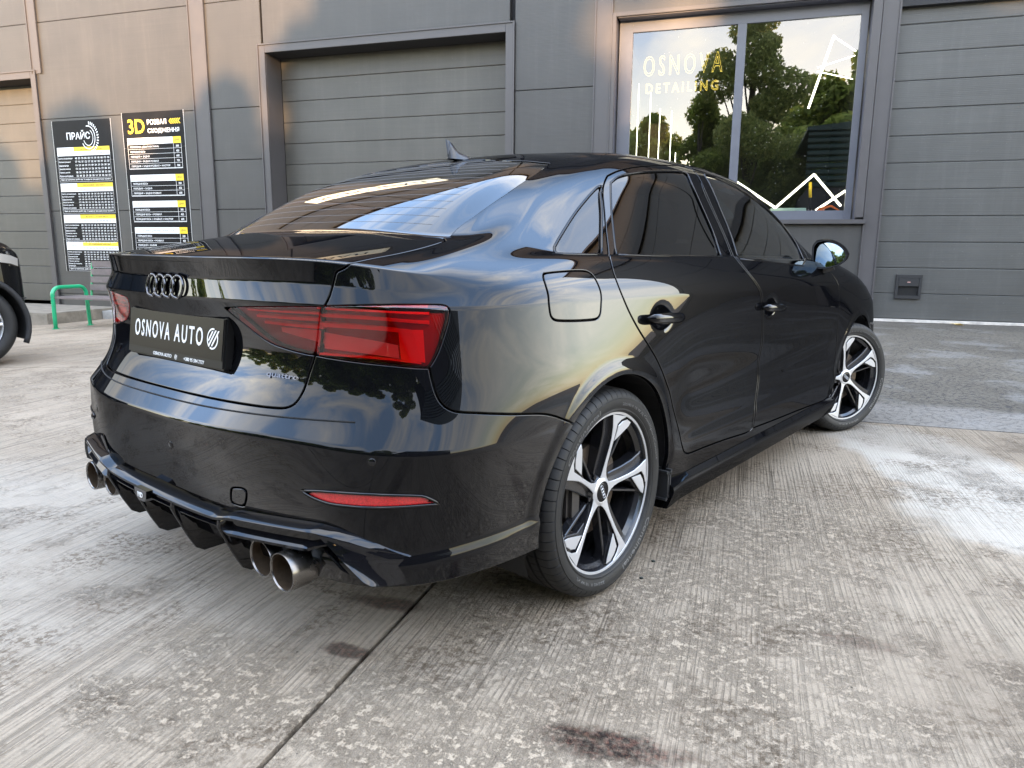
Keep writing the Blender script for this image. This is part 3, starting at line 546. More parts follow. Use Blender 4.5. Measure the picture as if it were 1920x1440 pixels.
pilaster(12.92, 13.16, 4.50, TOP-.3); pilaster(8.80, 9.15, -.5, TOP-.3); pilaster(1.10, 1.36, 0, TOP-.3); pilaster(-2.97, -2.76, .04, TOP-.3)
def door_frame(s0, s1, zt, z0, rec, w=.15):
    """folded trim round a recessed opening with its dark soffit"""
    o = plate('door_frame', s1, s1+w, .001, .030, z0, zt+w, TRIM, bev=.004)
    plate('door_frame', s0-w, s0, .001, .030, z0, zt+w, TRIM, bev=.004); plate('door_frame', s0+.0005, s1-.0005, .001, .030, zt, zt+w, TRIM, bev=.004)
    plate('frame_edge', s1+w-.02, s1+w+.006, .031, .048, z0, zt+w+.006, TRIM, o); plate('frame_edge', s0-w-.006, s0-w+.02, .031, .048, z0, zt+w+.006, TRIM, o); plate('frame_edge', s0-w+.022, s1+w-.022, .031, .048, zt+w-.02, zt+w+.006, TRIM, o)
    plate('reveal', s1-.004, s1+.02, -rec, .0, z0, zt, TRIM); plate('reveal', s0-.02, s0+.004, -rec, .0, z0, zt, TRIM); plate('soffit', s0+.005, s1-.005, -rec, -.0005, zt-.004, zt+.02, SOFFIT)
def sectional(s0, s1, zt, z0, rec, n, m, label=None):
    d = plate('sectional_door', s0, s1, -rec-.09, -rec-.046, z0, zt, SOFFIT); h = (zt-z0)/n
    if label: d['label'] = label
    for k in range(n):
        a, b = z0+k*h, z0+(k+1)*h; mm = MB(); prof = [(-rec-.045, a+.0015), (-rec-.007, a+.0015), (-rec-.003, a+.007), (-rec, a+.012), (-rec, b-.008), (-rec-.004, b-.003), (-rec-.045, b-.003)]
        mm.prism(prof, s0+.004, s1-.004, 'yz'); mm.build('door_section', m, d, auto=30)
    return d
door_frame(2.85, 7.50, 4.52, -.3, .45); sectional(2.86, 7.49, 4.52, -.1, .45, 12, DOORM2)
door_frame(13.22, 17.75, 4.42, -.25, .45); sectional(13.23, 17.74, 4.42, -.22, .45, 12, DOORM2)
rd = sectional(-7.45, -2.975, 4.56, .045, .08, 12, DOORM); plate('soffit', -7.45, -2.975, -.16, .02, 4.40, 4.56, SOFFIT)  # dark strip puts the shade of the recess head into colour
plate('door_frame', -7.62, -7.46, .001, .03, .02, 4.7, TRIM); plate('door_sill', -7.45, -2.98, -.10, .03, .004, .040, mat('sill_pale', (.45, .42, .38), .6, noise=(9, .3)))
# lift handle in the right door
hm = MB(); a0, a1, b0, b1 = -3.63, -3.28, .345, .70
for q in ((a0, a1, b1-.05, b1), (a0, a1, b0, b0+.05), (a0, a0+.04, b0+.051, b1-.051), (a1-.04, a1, b0+.051, b1-.051), (a0+.041, a1-.041, b1-.17, b1-.051)): hm.box(q[0], q[1], -.079, -.045, q[2], q[3], .004)
hh_ = hm.build('lift_handle', MATBLK, rd, auto=30); plate('handle_pocket', a0+.04, a1-.04, -.079, -.072, b0+.05, b1-.17, DARKIN, hh_, 0); plate('handle_mark', (a0+a1)/2-.02, (a0+a1)/2+.02, -.044, -.043, b1-.115, b1-.10, mat('pale_red', (.4, .22, .2), .5), hh_, 0)
# base flashings
for a, b, z_ in ((7.6, 13.1, -.53), (1.15, 2.70, -.02), (-2.7, 1.1, .0)): plate('base_flashing', a, b, .001, .03, z_, z_+.10, TRIMD)
# roof edge, dark gutter band
plate('gutter_band', -12.5, 26, .002, .14, 7.98, 8.32, mat('gutter_dark', (.025, .025, .028), .5), bev=.01); plate('roof_edge', -12.7, 26.2, -12, .16, TOP, TOP+.10, TRIMD); plate('end_wall', -12.7, -12.51, -12, 0, -.5, TOP, WALLM); plate('end_wall', 26.01, 26.2, -12, 0, -.6, TOP, WALLM); plate('rear_wall', -12.5, 26, -12.2, -12.01, -.6, TOP, WALLM)
# ---- window
W0s, W1s, Wz0, Wz1 = -2.50, .86, 1.55, 4.50; RC = .20
o = plate('window_surround', 1.03, 1.10, .001, .035, 1.42, 4.66, TRIM, bev=.004); 
plate('window_surround', -2.74, -2.62, .001, .035, 1.53, 4.66, TRIM, bev=.004); plate('window_surround', -2.6195, 1.0295, .001, .035, 4.60, 4.66, TRIM, bev=.004)
for s_, w_ in ((1.03, .02), (-2.62, -.02)): plate('window_reveal', min(s_, s_-.0+w_*.9), max(s_, s_+w_), -RC-.1, .0, 1.50, 4.60, TRIMD)
plate('window_soffit', -2.60, 1.01, -RC, -.001, 4.585, 4.62, TRIMD)
win = plate('window_frame', .80, 1.01, -RC-.06, -RC, 1.50, 4.585, FRAME); plate('window_frame', -2.60, -2.50, -RC-.06, -RC, 1.50, 4.585, FRAME)
plate('frame_rail', -2.4995, .7995, -RC-.06, -RC, 4.41, 4.585, FRAME, win); plate('frame_rail', -2.4995, .7995, -RC-.06, -RC, 1.50, 1.645, FRAME, win); plate('frame_mullion', -.92, -.79, -RC-.055, -RC+.012, 1.646, 4.409, FRAME, win)
for a, b in ((-.7895, .7995), (-2.4995, -.9205)):
    p_ = mk('window_pane', [(a, -RC-.03, 1.6455), (b, -RC-.03, 1.6455), (b, -RC-.03, 4.4095), (a, -RC-.03, 4.4095)], [(0, 1, 2, 3)], PANE, win)
plate('window_sill', -2.78, 1.14, -RC, .09, 1.435, 1.50, TRIM, bev=.006)
# room behind the window
ROOM = mat('room_wall', (.05, .052, .055), .8, noise=(2, .2))
for q in ((-2.64, 1.1, -5.0, -4.9, .0, 4.7), (-2.75, -2.64, -5.0, -.31, .0, 4.7), (1.1, 1.2, -5.0, -.31, .0, 4.7), (-2.64, 1.1, -4.9, -.31, 4.60, 4.69), (-2.64, 1.1, -4.9, -.31, -.02, .0)): plate('room_shell', *q, ROOM)
plate('room_shell', -2.64, 1.1, -.9, -.31, 1.44, 1.5, ROOM)
TUBE = mat('light_tube', (.9, .9, .85), .5, emit=(1, .93, .72), es=1.1)
def led(name, pts, lab, w=.028, group='zigzag light tubes behind the window'):
    t = fthing(name, lab, 'light', 0, 0, 0, group=group)
    for a, b in zip(pts[:-1], pts[1:]):
        A_ = Vector(a); B_ = Vector(b); MB().tube([A_, B_], w/2, 8).build('light_rod', TUBE, t)
    return t
def wp(x, z, o=-.36): return (x, o, z)
led('zigzag_light', [wp(-.92, 2.10), wp(-1.52, 1.70), wp(-2.05, 2.20)], 'left V of glowing tubes low behind the right window pane', .034)
led('zigzag_light', [wp(-2.05, 2.20, -.40), wp(-2.47, 1.72, -.40)], 'glowing tube falling to the lower right corner of the window', .034)
led('zigzag_light', [wp(-2.12, 1.66, -.44), wp(-2.52, 1.95, -.44)], 'short glowing tube rising at the lower right corner of the window', .034)
led('corner_light', [wp(-1.95, 3.35, -1.4), wp(-2.25, 4.45, -1.4)], 'tall leaning light tube high in the right window pane', .035, 'thin ceiling tubes in the workshop')
led('corner_light', [wp(-2.25, 4.45, -1.45), wp(-2.60, 4.20, -1.45)], 'light tube running right from the top of the leaning tube', .022, 'thin ceiling tubes in the workshop')
led('corner_light', [wp(-2.05, 4.00, -1.5), wp(-2.60, 4.15, -1.5)], 'upper thin light tube crossing the right pane', .016, 'thin ceiling tubes in the workshop')
led('corner_light', [wp(-2.05, 3.95, -1.55), wp(-2.60, 3.80, -1.55)], 'lower thin light tube crossing the right pane', .016, 'thin ceiling tubes in the workshop')
for i, (x_, zt) in enumerate(((.72, 3.7), (.52, 3.55), (.36, 3.3), (.17, 3.25), (.08, 2.6))):
    led('vertical_light', [wp(x_, 1.70, -.5), wp(x_, zt, -.5)], ('first', 'second', 'third', 'fourth', 'fifth and shortest')[i]+' upright light line from the left in the left window pane', .012, 'upright light lines behind the left pane')
NEON = mat('neon_yellow', (.9, .7, .2), .5, emit=(1, .68, .10), es=.5)
sg = fthing('neon_sign', 'yellow outline neon sign reading OSNOVA DETAILING in the left window pane', 'sign')
for body, cx_, cz_, w_, h_ in (('OSNOVA', .02, 3.92, 1.22, .30), ('DETAILING', .02, 3.58, 1.12, .15)):
    cu = bpy.data.curves.new('t', 'FONT'); cu.body = body; cu.fill_mode = 'NONE'; cu.bevel_depth = .005 if w_ > 1.2 else .008; cu.bevel_resolution = 1; cu.space_character = 1.45; cu.resolution_u = 3
    to = bpy.data.objects.new('t', cu); COL.objects.link(to); dg = bpy.context.evaluated_depsgraph_get(); dg.update(); me = bpy.data.meshes.new_from_object(to.evaluated_get(dg)); A = np.array([v.co[:] for v in me.vertices]); F = [tuple(p_.vertices) for p_ in me.polygons]; bpy.data.objects.remove(to)
    lo, hi = A[:, :2].min(0), A[:, :2].max(0); A[:, :2] = (A[:, :2]-(lo+hi)/2)/(hi-lo)*np.array([w_, h_]); A[:, 2] *= .3
    mk('neon_letters', [(cx_-x_, -.33+z_, cz_+y_) for x_, y_, z_ in A], F, NEON, sg)
# things on the inner sill
t = fthing('yellow_handled_tool', 'upright tool with a yellow handle leaning inside the window', 'tool'); MB().tube([(-2.07, -.50, 1.55), (-2.03, -.50, 1.86)], .012, 8).build('shaft', CHROMEBLK, t); MB().tube([(-2.03, -.50, 1.86), (-2.01, -.50, 2.09)], .024, 10).build('grip', mat('yellow_plastic', (.75, .50, .02), .4), t, smooth=True)
t = fthing('orange_bracket', 'orange folded strap lying on the inner sill of the window', 'tool'); m = MB(); m.prism([(-2.10, 1.63), (-2.16, 1.70), (-2.34, 1.74), (-2.46, 1.66), (-2.44, 1.655), (-2.33, 1.71), (-2.25, 1.68), (-2.22, 1.60), (-2.10, 1.60)], -.50, -.42); m.build('strap_body', mat('orange_plastic', (.75, .14, .02), .4), t, auto=30)
t = fthing('pale_box', 'pale green flat box standing on the inner sill at the window', 'box'); m = MB(); m.box(-1.98, -1.45, -.50, -.45, 1.53, 1.70, .005); m.build('box_body', mat('pale_teal', (.42, .55, .52), .5), t)
# ---------------------------------------------------------------- price boards
YEL = mat('yellow_print', (.72, .52, .02), .4); BOARD = mat('board_black', (.008, .008, .009), .4, spec=.12, coat=.0, noise=(2, .3)); BOARDW = mat('board_white', (.72, .72, .71), .35); GREYT = mat('grey_print', (.22, .22, .22), .5); BLKP = mat('black_print', (.02, .02, .02), .5)
class Prints:
    def __init__(s, root): s.root = root; s.d = {}
    def rect(s, key, x0, x1, z0, z1, lay=1): m = s.d.setdefault(key, MB()); y = .012+lay*.0012; m.add([(-x0, y, z0), (-x1, y, z0), (-x1, y, z1), (-x0, y, z1)], [(0, 1, 2, 3)])
    def text(s, key, body, x0, x1, z0, z1, lay=2, **kw):
        A, F = fit_text(body, x1-x0, z1-z0, .0003, **kw); m = s.d.setdefault(key, MB()); y = .012+lay*.0012
        m.add([(-(x_+(x0+x1)/2), y+z_, y_+(z0+z1)/2) for x_, y_, z_ in A], F)
    def done(s, names):
        for k, m in s.d.items():
            o = m.build(names[k][0], names[k][1], s.root); o['kind'] = 'stuff'
def board(name, label, s_c, z_c, w, h, slabs):
    t = fthing(name, label, 'sign', s_c, .0, 0, group='black price boards on the wall')
    zz = slabs
    for a, b in zip(zz[:-1], zz[1:]): m = MB(); m.box(-w/2, w/2, .002, .012, a+.003, b-.003, .002); m.build('board_sheet', BOARD, t, auto=30)
    for s_ in (-1, 1): MB().box(s_*w/2-.012, s_*w/2+.012, .001, .008, zz[0], zz[-1], .001).build('board_edge', mat('edge_alu', (.5, .5, .5), .4, metal=.5), t)
    return t, Prints(t)
nm = {'w': ('white_print', WHITE), 'y': ('yellow_print', YEL), 'g': ('grey_print', GREYT), 'k': ('black_print', BLKP), 'W': ('white_field', BOARDW)}
t, p = board('price_board', 'left black price board with a tyre logo and dense number tables', 12.02, 2.0, 1.54, 3.06, [.48, 1.15, 1.90, 2.75, 3.55])
p.text('w', 'ПРАЙС', -.40, .22, 3.17, 3.35, bold=.015)
for r0, r1, a0, a1 in ((.215, .235, -150, 100), (.150, .165, -160, 60)):
    n = 26; c_ = (.17, 3.20); ps = []
    m = p.d.setdefault('w', MB())
    pts = [(c_[0]+r_*math.cos(math.radians(a))*.8, c_[1]+r_*math.sin(math.radians(a))) for r_ in (r0, r1) for a in np.linspace(a0, a1, n)]
    m.add([(-x_, .0144, z_) for x_, z_ in pts], [(i, i+1, n+i+1, n+i) for i in range(n-1)])
for k in range(16):
    a = math.radians(-80+11*k); m = p.d['w']; c_ = (.20, 3.20); q = [(r_, a+d_) for r_, d_ in ((.25, -.05), (.31, -.02), (.31, .06), (.25, .05))]; m.add([(-(c_[0]+r_*math.cos(b_)*.8), .0144, c_[1]+r_*math.sin(b_)) for r_, b_ in q], [(0, 1, 2, 3)])
for i, (zt, title, rows) in enumerate(((3.02, 'ЛЕГКОВИЙ АВТОМОБІЛЬ', 6), (2.30, 'КРОСОВЕР, МІНІВЕН', 6), (1.66, 'БУС, ПІКАП', 6), (1.10, 'БУС, КОМЕРЦІЙНИЙ ТРАНСПОРТ', 7))):
    H_ = .66 if i == 0 else .58; p.rect('W', -.70, -.25, zt-.17, zt); p.rect('y', -.25, .70, zt-.085, zt); p.rect('W', -.25, .70, zt-.17, zt-.085)
    p.text('g', 'ПОСЛУГА', -.56, -.38, zt-.105, zt-.065); p.text('k', title, -.08, .50, zt-.062, zt-.026)
    for c in range(11): p.text('k', 'R%d' % (12+c), -.235+c*.085, -.185+c*.085, zt-.145, zt-.108)
    rh = (H_-.24)/rows
    for r in range(rows):
        z1 = zt-.19-r*rh; p.text('w', ('Зняття, встановлення', 'Балансування', 'Шиномонтаж', 'Демонтаж, монтаж', 'Правка дисків', 'Разом за 4 колеса', 'Ремонт')[r], -.68, (-.30, -.36, -.42, -.38, -.40, -.33, -.5)[r], z1-rh*.72, z1-rh*.18, bold=.01)
        for c in range(11): p.text('w', str(40+(r*37+c*15+i*20) % 360), -.235+c*.085, -.180+c*.085, z1-rh*.72, z1-rh*.18, bold=.012)
    zb_ = zt-H_; p.text('w', 'Ціна за комплекс робіт від 13 радіуса при низькому профілі', -.66, .66, zb_-.005, zb_+.030, bold=.01)
    for z_ in (zb_-.03, zb_+.045): p.rect('w', -.70, .70, z_, z_+.004)
    for x_ in (-.70, .696): p.rect('w', x_, x_+.004, zb_-.03, zt)
p.done(nm)
t, p = board('price_board', 'right black price board headed 3D with five white and yellow tables', 10.19, 2.0, 1.50, 3.1, [.50, 1.30, 2.15, 2.95, 3.63])
p.text('y', '3D', -.62, -.20, 3.22, 3.50, bold=.02); p.text('w', 'РОЗВАЛ', -.13, .34, 3.38, 3.48, bold=.018); p.text('w', 'СХОДЖЕННЯ', -.13, .64, 3.21, 3.31, bold=.018)
for k in range(5): x_ = .40+k*.052; m = p.d['y']; m.add([(-x_, .0144, 3.43), (-(x_+.045), .0144, 3.48), (-(x_+.075), .0144, 3.48), (-(x_+.03), .0144, 3.43), (-(x_+.075), .0144, 3.38), (-(x_+.045), .0144, 3.38)], [(0, 1, 2, 3), (0, 3, 4, 5)])
for zt, title, w_, rows in ((3.14, 'ЛЕГКОВІ АВТОМОБІЛІ', .70, ('ПЕРЕВІРКА (ДІАГНОСТИКА)', 'ПЕРЕДНЯ ВІСЬ', 'ПЕРЕДНЯ + ЗАДНЯ', 'ПЕРЕДНЯ + ЗАДНЯ РОЗВАЛ', 'ПЕРЕДНЯ + ЗАДНЯ РОЗВАЛ + КАСТОР')), (2.43, 'ПАРКЕТНИК, МІНІВЕН, SUV', .86, ('ПЕРЕДНЯ ВІСЬ', 'ПЕРЕДНЯ + ЗАДНЯ', 'ПЕРЕДНЯ + ЗАДНЯ РОЗВАЛ')), (1.92, 'ДЖИП', .22, ('ПЕРЕДНЯ ВІСЬ', 'ПЕРЕДНЯ ВІСЬ + РОЗВАЛ', 'ПЕРЕДНЯ ВІСЬ + РОЗВАЛ + КАСТОР')), (1.40, 'БУС, КОМЕРЦІЙНИЙ ТРАНСПОРТ', .98, ('ПЕРЕДНЯ ВІСЬ', 'ПЕРЕДНЯ ВІСЬ + РОЗВАЛ', 'ПЕРЕДНЯ + ЗАДНЯ', 'ПЕРЕДНЯ + ЗАДНЯ РОЗВАЛ')), (.86, 'ТЕСЛА / ЕЛЕКТРО', .55, ('ПЕРЕДНЯ ВІСЬ', 'ЗАДНЯ ВІСЬ'))):
    p.rect('W', -.66, .46, zt-.125, zt); p.rect('y', .46, .66, zt-.125, zt); p.text('g', title, -.60, -.60+w_, zt-.095, zt-.03); p.text('k', 'ЦІНА', .50, .62, zt-.085, zt-.04)
    rh = .092; zb_ = zt-.125-rh*len(rows)-.01
    for r, body in enumerate(rows):
        z1 = zt-.13-r*rh; p.text('w', body, -.60, -.60+len(body)*.031, z1-rh*.72, z1-rh*.28, bold=.012); p.text('w', str(300+r*150), .53, .60, z1-rh*.72, z1-rh*.28, bold=.012)
        p.rect('w', -.64, .66, z1-rh*.95, z1-rh*.90)
    for x_ in (-.66, .47, .655): p.rect('w', x_, x_+.006, zb_, zt-.125)
    p.rect('w', -.66, .66, zb_-.004, zb_+.004)
p.done(nm)
# light boxes high on the facade (out of the frame, mirrored by the car)
LB = mat('lightbox_face', (.75, .70, .58), .4, emit=(1, .88, .62), es=.2)
for s_c, z_c, w_, h_, body, lab in ((7.0, 6.55, 3.8, .75, '3D РОЗВАЛ', 'long cream light box sign reading 3D above the price boards'), (-1.6, 5.45, 3.6, .95, 'OSNOVA DETAILING', 'cream light box sign above the big window')):
    t = fthing('light_box_sign', lab, 'sign', s_c, 0, z_c); m = MB(); m.box(-w_/2, w_/2, .045, .20, -h_/2, h_/2, .01); m.build('box_case', LB, t)
    A, F = fit_text(body, w_*.8, h_*.42, .004, bold=.01); mk('box_letters', [(-x_, .206+z_, y_) for x_, y_, z_ in A], F, BLKP, t)
# ---------------------------------------------------------------- plinth, apron, bench
pl = MB().box(7.6, 11.35, .031, .55, -.6, -.285, .01).build('concrete_plinth', PLINTH, bld)
ap = fthing('concrete_apron', 'raised concrete apron in front of the left roller door', 'apron', kind='structure'); MB().box(11.36, 18, .0, 1.75, -.65, -.245, .02).build('apron_slab', PLINTHB, ap)
GREEN = mat('green_paint', (.006, .30, .13), .30, coat=.3); SLAT = mat('bench_slat', (.13, .105, .10), .55, noise=(8, .2), bump=(40, .2, .001))
bn = fthing('park_bench', 'green framed bench with dark slats standing against the workshop wall', 'bench', 9.86, 2.86, -.37)
def arm(x_):
    R_ = .14; pts = [(x_, 0, 0), (x_, -.0, .20), (x_, -.005, .56)]
    for k in range(1, 8): a = math.pi/2*k/8; pts.append((x_, -R_+R_*math.cos(a), .56+R_*math.sin(a)))
    pts += [(x_, -R_-.02, .70), (x_, -.52, .70)]
    for k in range(1, 8): a = math.pi/2*k/8; pts.append((x_, -.52-R_*math.sin(a), .70-R_+R_*math.cos(a)))
    pts += [(x_, -.66, .46), (x_, -.68, .02), (x_, -.68, 0)]
    a_ = MB().tube(pts, .033, 14).build('arm_frame', GREEN, bn, smooth=True)
    for y_ in (0, -.68): MB().lathe([(.0, .02), (.055, .02), (.055, 0), (0, 0)], 16, axis='z', c=(x_, y_, 0)).build('foot_plate', GREEN, a_)
    m = MB(); m.box(x_-.02, x_+.02, -.78, -.64, .44, .52, .004); m.build('back_bracket', GREEN, a_); m = MB(); m.tube([(x_, -.76, .46), (x_, -.84, 1.10)], .018, 8); m.build('back_upright', GREEN, a_)
arm(0); arm(-1.75)
for k in range(5): MB().box(-1.80, .05, -.10-.115*k, -.005-.115*k, .515, .545, .004).build('seat_slat', SLAT, bn, auto=30)
for k in range(4): y_ = -.745-.025*k; MB().box(-1.85, -.02, y_-.015, y_+.015, .62+.135*k, .725+.135*k, .004).build('back_slat', SLAT, bn, auto=30)
lf = fthing('fallen_leaf', 'crumpled yellow leaf on the ground at the foot of the right roller door', 'leaf', -4.05, .32, .012); m = MB(); m.add([(-.10, 0, .0), (-.04, .035, .03), (.03, .03, .015), (.10, .0, .03), (.03, -.03, .02), (-.05, -.03, .025), (0, 0, .0)], [(0, 1, 6, 5), (1, 2, 6), (2, 3, 4, 6), (4, 5, 6)]); m.build('leaf_blade', mat('dry_leaf', (.5, .36, .12), .7), lf)
# ---------------------------------------------------------------- SUV at the left edge
suv = thing('black_suv', 'black off-road car parked at the left edge, only its right front corner in view', 'car', (0, 0, 0))
def suv_body():
    """right-hand side first: lofted along its length from cross sections (half width, height)"""
    xs =  [-3.72, -3.66, -3.5, -3.3, -2.2, -1.35, -1.1, -.75, -.45, -.30, .0, .22, .36, .46, .53, .56]
    bot = [.60, .46, .42, .40, .36, .36, .36, .36, .36, .36, .38, .36, .33, .34, .38, .45]
    belt = [1.10, 1.18, 1.20, 1.21, 1.20, 1.19, 1.18, 1.18, 1.17, 1.17, 1.15, 1.13, 1.10, 1.06, .98, .88]
    top = [1.16, 1.42, 1.72, 1.82, 1.86, 1.85, 1.80, 1.58, 1.34, 1.25, 1.23, 1.20, 1.17, 1.12, 1.02, .90]
    hw = [.70, .86, .92, .94, .95, .95, .95, .95, .95, .95, .95, .945, .915, .86, .72, .55]
    cols = []
    for x_, b, m_, t_, w_ in zip(xs, bot, belt, top, hw):
        cols.append([(w_*.86, b), (w_*.97, b+.03), (w_, b+.20), (w_*1.0, (b+m_)/2+.05), (w_*.985, m_-.10), (w_*.96, m_), (w_*.90, m_+(t_-m_)*.35), (w_*.81, m_+(t_-m_)*.84), (w_*.70, t_-.02), (w_*.3, t_+.015), (0, t_+.02)])
    cols = np.array(cols); xq = np.concatenate([np.linspace(-3.72, -.6, 110), np.linspace(-.58, .56, 60)])
    C_ = np.stack([np.interp(xq, xs, cols[:, i, j]) for i in range(11) for j in range(2)], 1); sm = C_.copy()
    for _ in range(5): sm[1:-1] = (sm[:-2]+2*sm[1:-1]+sm[2:])/4
    C_ = sm.reshape(-1, 11, 2); tq = np.linspace(0, 10, 61); D_ = spline(np.arange(11.), C_.transpose(1, 0, 2), tq).transpose(1, 0, 2)
    for s_ in (-1, 1):
        for x0, x1 in ((-3.35, -2.45), (-2.38, -1.62), (-1.55, -.80)):
            ii = [i for i, q in enumerate(xq) if x0 <= q <= x1]; kk = list(range(33, 43)); Vg = [(xq[i], s_*(D_[i, k, 0]+.004), D_[i, k, 1]) for i in ii for k in kk if True]; nk = len(kk)
            mk('suv_window', Vg, [(p*nk+k, p*nk+k+1, (p+1)*nk+k+1, (p+1)*nk+k) for p in range(len(ii)-1) for k in range(nk-1)], GLASSDK, suv, smooth=True)
    A = []
    for i, x_ in enumerate(xq):
        for k in range(61): A.append((x_, -D_[i, k, 0], D_[i, k, 1]))
    A = np.array(A); idx = np.arange(len(A)).reshape(len(xq), 61); a, b, c, d = idx[:-1, :-1].ravel(), idx[1:, :-1].ravel(), idx[1:, 1:].ravel(), idx[:-1, 1:].ravel()
    F = np.concatenate([np.stack([a, b, c], 1), np.stack([a, c, d], 1)]); G = grid_normals(A.reshape(len(xq), 61, 3)).reshape(-1, 3)
    if G[idx[50, 20]][1] > 0: G = -G; F = F
    B = np.concatenate([A, G, np.zeros((len(A), 2))], 1); rr = SUVR*1.16
    def asd(X): return np.maximum(rr-np.hypot(X[:, 0], X[:, 2]-SUVR), rr-np.hypot(X[:, 0]+2.75, X[:, 2]-SUVR))*np.where(np.abs(X[:, 1]) > .5, 1, -1)
    B, F = clip(B, F, np.where(np.abs(B[:, 1]) > .5, np.maximum(rr-np.hypot(B[:, 0], B[:, 2]-SUVR), rr-np.hypot(B[:, 0]+2.75, B[:, 2]-SUVR)), -1))
    n_ = np.cross(B[F[0, 1], :3]-B[F[0, 0], :3], B[F[0, 2], :3]-B[F[0, 0], :3])
    if (n_*B[F[0, 0], 3:6]).sum() < 0: F = F[:, ::-1]
    return B[:, :3], nrmlz(B[:, 3:6]), F
SUVR = .395

for lab, s_, o_ in (('small dark pebble on the concrete right of the rear wheel', -.92, 9.72), ('second small dark pebble, nearer the camera than the other', -.90, 9.86)):
    t = fthing('pebble', lab, 'pebble', s_, o_, .003, group='dark pebbles on the concrete'); bm = bmesh.new(); bmesh.ops.create_icosphere(bm, subdivisions=1, radius=.006)
    V = [(v.co.x*(1+.3*math.sin(9*i)), v.co.y*1.2, v.co.z*.7) for i, v in enumerate(bm.verts)]; F = [[v.index for v in f.verts] for f in bm.faces]; bm.free(); mk('pebble_body', V, F, mat('pebble_dark', (.03, .035, .03), .8), t)
# ---------------------------------------------------------------- trees and shed on the far side of the yard (seen mirrored in the window and the paint, and shading the yard; the far wood is added to block sun)
def leaf_mat(name, a, b_):
    m = bpy.data.materials.new(name); m.use_nodes = True; nt = m.node_tree; b = nt.nodes['Principled BSDF']; g = N(nt, 'ShaderNodeNewGeometry'); r = N(nt, 'ShaderNodeValToRGB'); r.color_ramp.elements[0].color = (*a, 1); r.color_ramp.elements[1].color = (*b_, 1)
    Lk(nt, g.outputs['Random Per Island'], r.inputs[0]); Lk(nt, r.outputs[0], b.inputs['Base Color']); b.inputs['Roughness'].default_value = .5
    b.inputs['Transmission Weight'].default_value = 0
    tr = N(nt, 'ShaderNodeBsdfTranslucent'); Lk(nt, r.outputs[0], tr.inputs[0]); mx = N(nt, 'ShaderNodeMixShader'); mx.inputs[0].default_value = .68; out = [n for n in nt.nodes if n.type == 'OUTPUT_MATERIAL'][0]
    Lk(nt, b.outputs[0], mx.inputs[1]); Lk(nt, tr.outputs[0], mx.inputs[2]); Lk(nt, mx.outputs[0], out.inputs[0]); return m
LEAF = leaf_mat('leaves_green', (.18, .24, .045), (.42, .47, .12)); LEAF2 = leaf_mat('leaves_willow', (.21, .26, .08), (.46, .48, .17)); BARK = mat('bark', (.09, .07, .055), .9, noise=(8, .3), bump=(20, .6, .02))
def crown(n_leaf, clumps, leaf, seed):
    r = np.random.default_rng(seed); C_ = np.array([c[:3] for c in clumps]); R_ = np.array([c[3] for c in clumps]); w = R_**2.2; k = r.choice(len(clumps), n_leaf, p=w/w.sum())
    d = r.normal(size=(n_leaf, 3)); d /= np.linalg.norm(d, axis=1, keepdims=True); rad = R_[k]*r.uniform(.35, 1.08, n_leaf)**.6; P = C_[k]+d*rad[:, None]*np.array([1, 1, .85])
    a = r.normal(size=(n_leaf, 3)); a /= np.linalg.norm(a, axis=1, keepdims=True); b = np.cross(a, r.normal(size=(n_leaf, 3))); b /= np.linalg.norm(b, axis=1, keepdims=True); L = leaf*r.uniform(.6, 1.3, n_leaf)[:, None]
    V = np.stack([P-a*L, P+b*L*.5, P+a*L, P-b*L*.5], 1).reshape(-1, 3); F = np.arange(4*n_leaf).reshape(-1, 4); return V, F
def limbs(H, clumps, r0, seed):
    rr = random.Random(seed); m = MB(); top = Vector((rr.uniform(-.2, .2), rr.uniform(-.2, .2), H)); m.tube([(0, 0, -.5), (.03, .02, H*.3), (.08, -.05, H*.6), top], [r0, r0*.8, r0*.5, r0*.12], 9)
    for c in clumps:
        z0 = min(H*.9, max(H*.15, c[2]*.62)); a = Vector((.05*z0/H, -.03, z0)); b = Vector(c[:3]); md = (a+b)/2+Vector((0, 0, -.12*(b-a).length)); m.tube([a, md, b], [r0*.32, r0*.2, r0*.05], 6)
    return m
def clumps_round(H, W, n, seed, base=.25, taper=1.0):
    r = random.Random(seed); out = []
    for i in range(n):
        t = base+(1-base)*((i+.5)/n); w = W*(math.sin(math.pi*min(1, (t-base)/(1-base)*.86+.14))**.7)*(1-(taper-1)*t*.4); a = r.uniform(0, 6.28); q = w*r.uniform(.25, .85)
        out.append((q*math.cos(a), q*math.sin(a), H*t*.95, W*r.uniform(.26, .44)*(1.15-t*.5)))
    return out
def make_tree(kind, H, W, nleaf, leaf, m, seed, label, s, o, base=.2, ncl=16, taper=1.0, group='trees across the yard'):
    cl = clumps_round(H, W, ncl, seed, base, taper); t = fthing('leafy_tree', label, 'tree', s, o, 0, group=group)
    limbs(H, cl, .05+H*.014, seed).build('trunk', BARK, t, smooth=True); V, F = crown(nleaf, cl, leaf, seed); mk('crown', V, F, m, t); return t
make_tree('big', 12.6, 3.0, 46000, .095, LEAF2, 3, 'tallest tree across the yard, mirrored in the middle of the window', -.9, 24, .12, 26, 1.5)
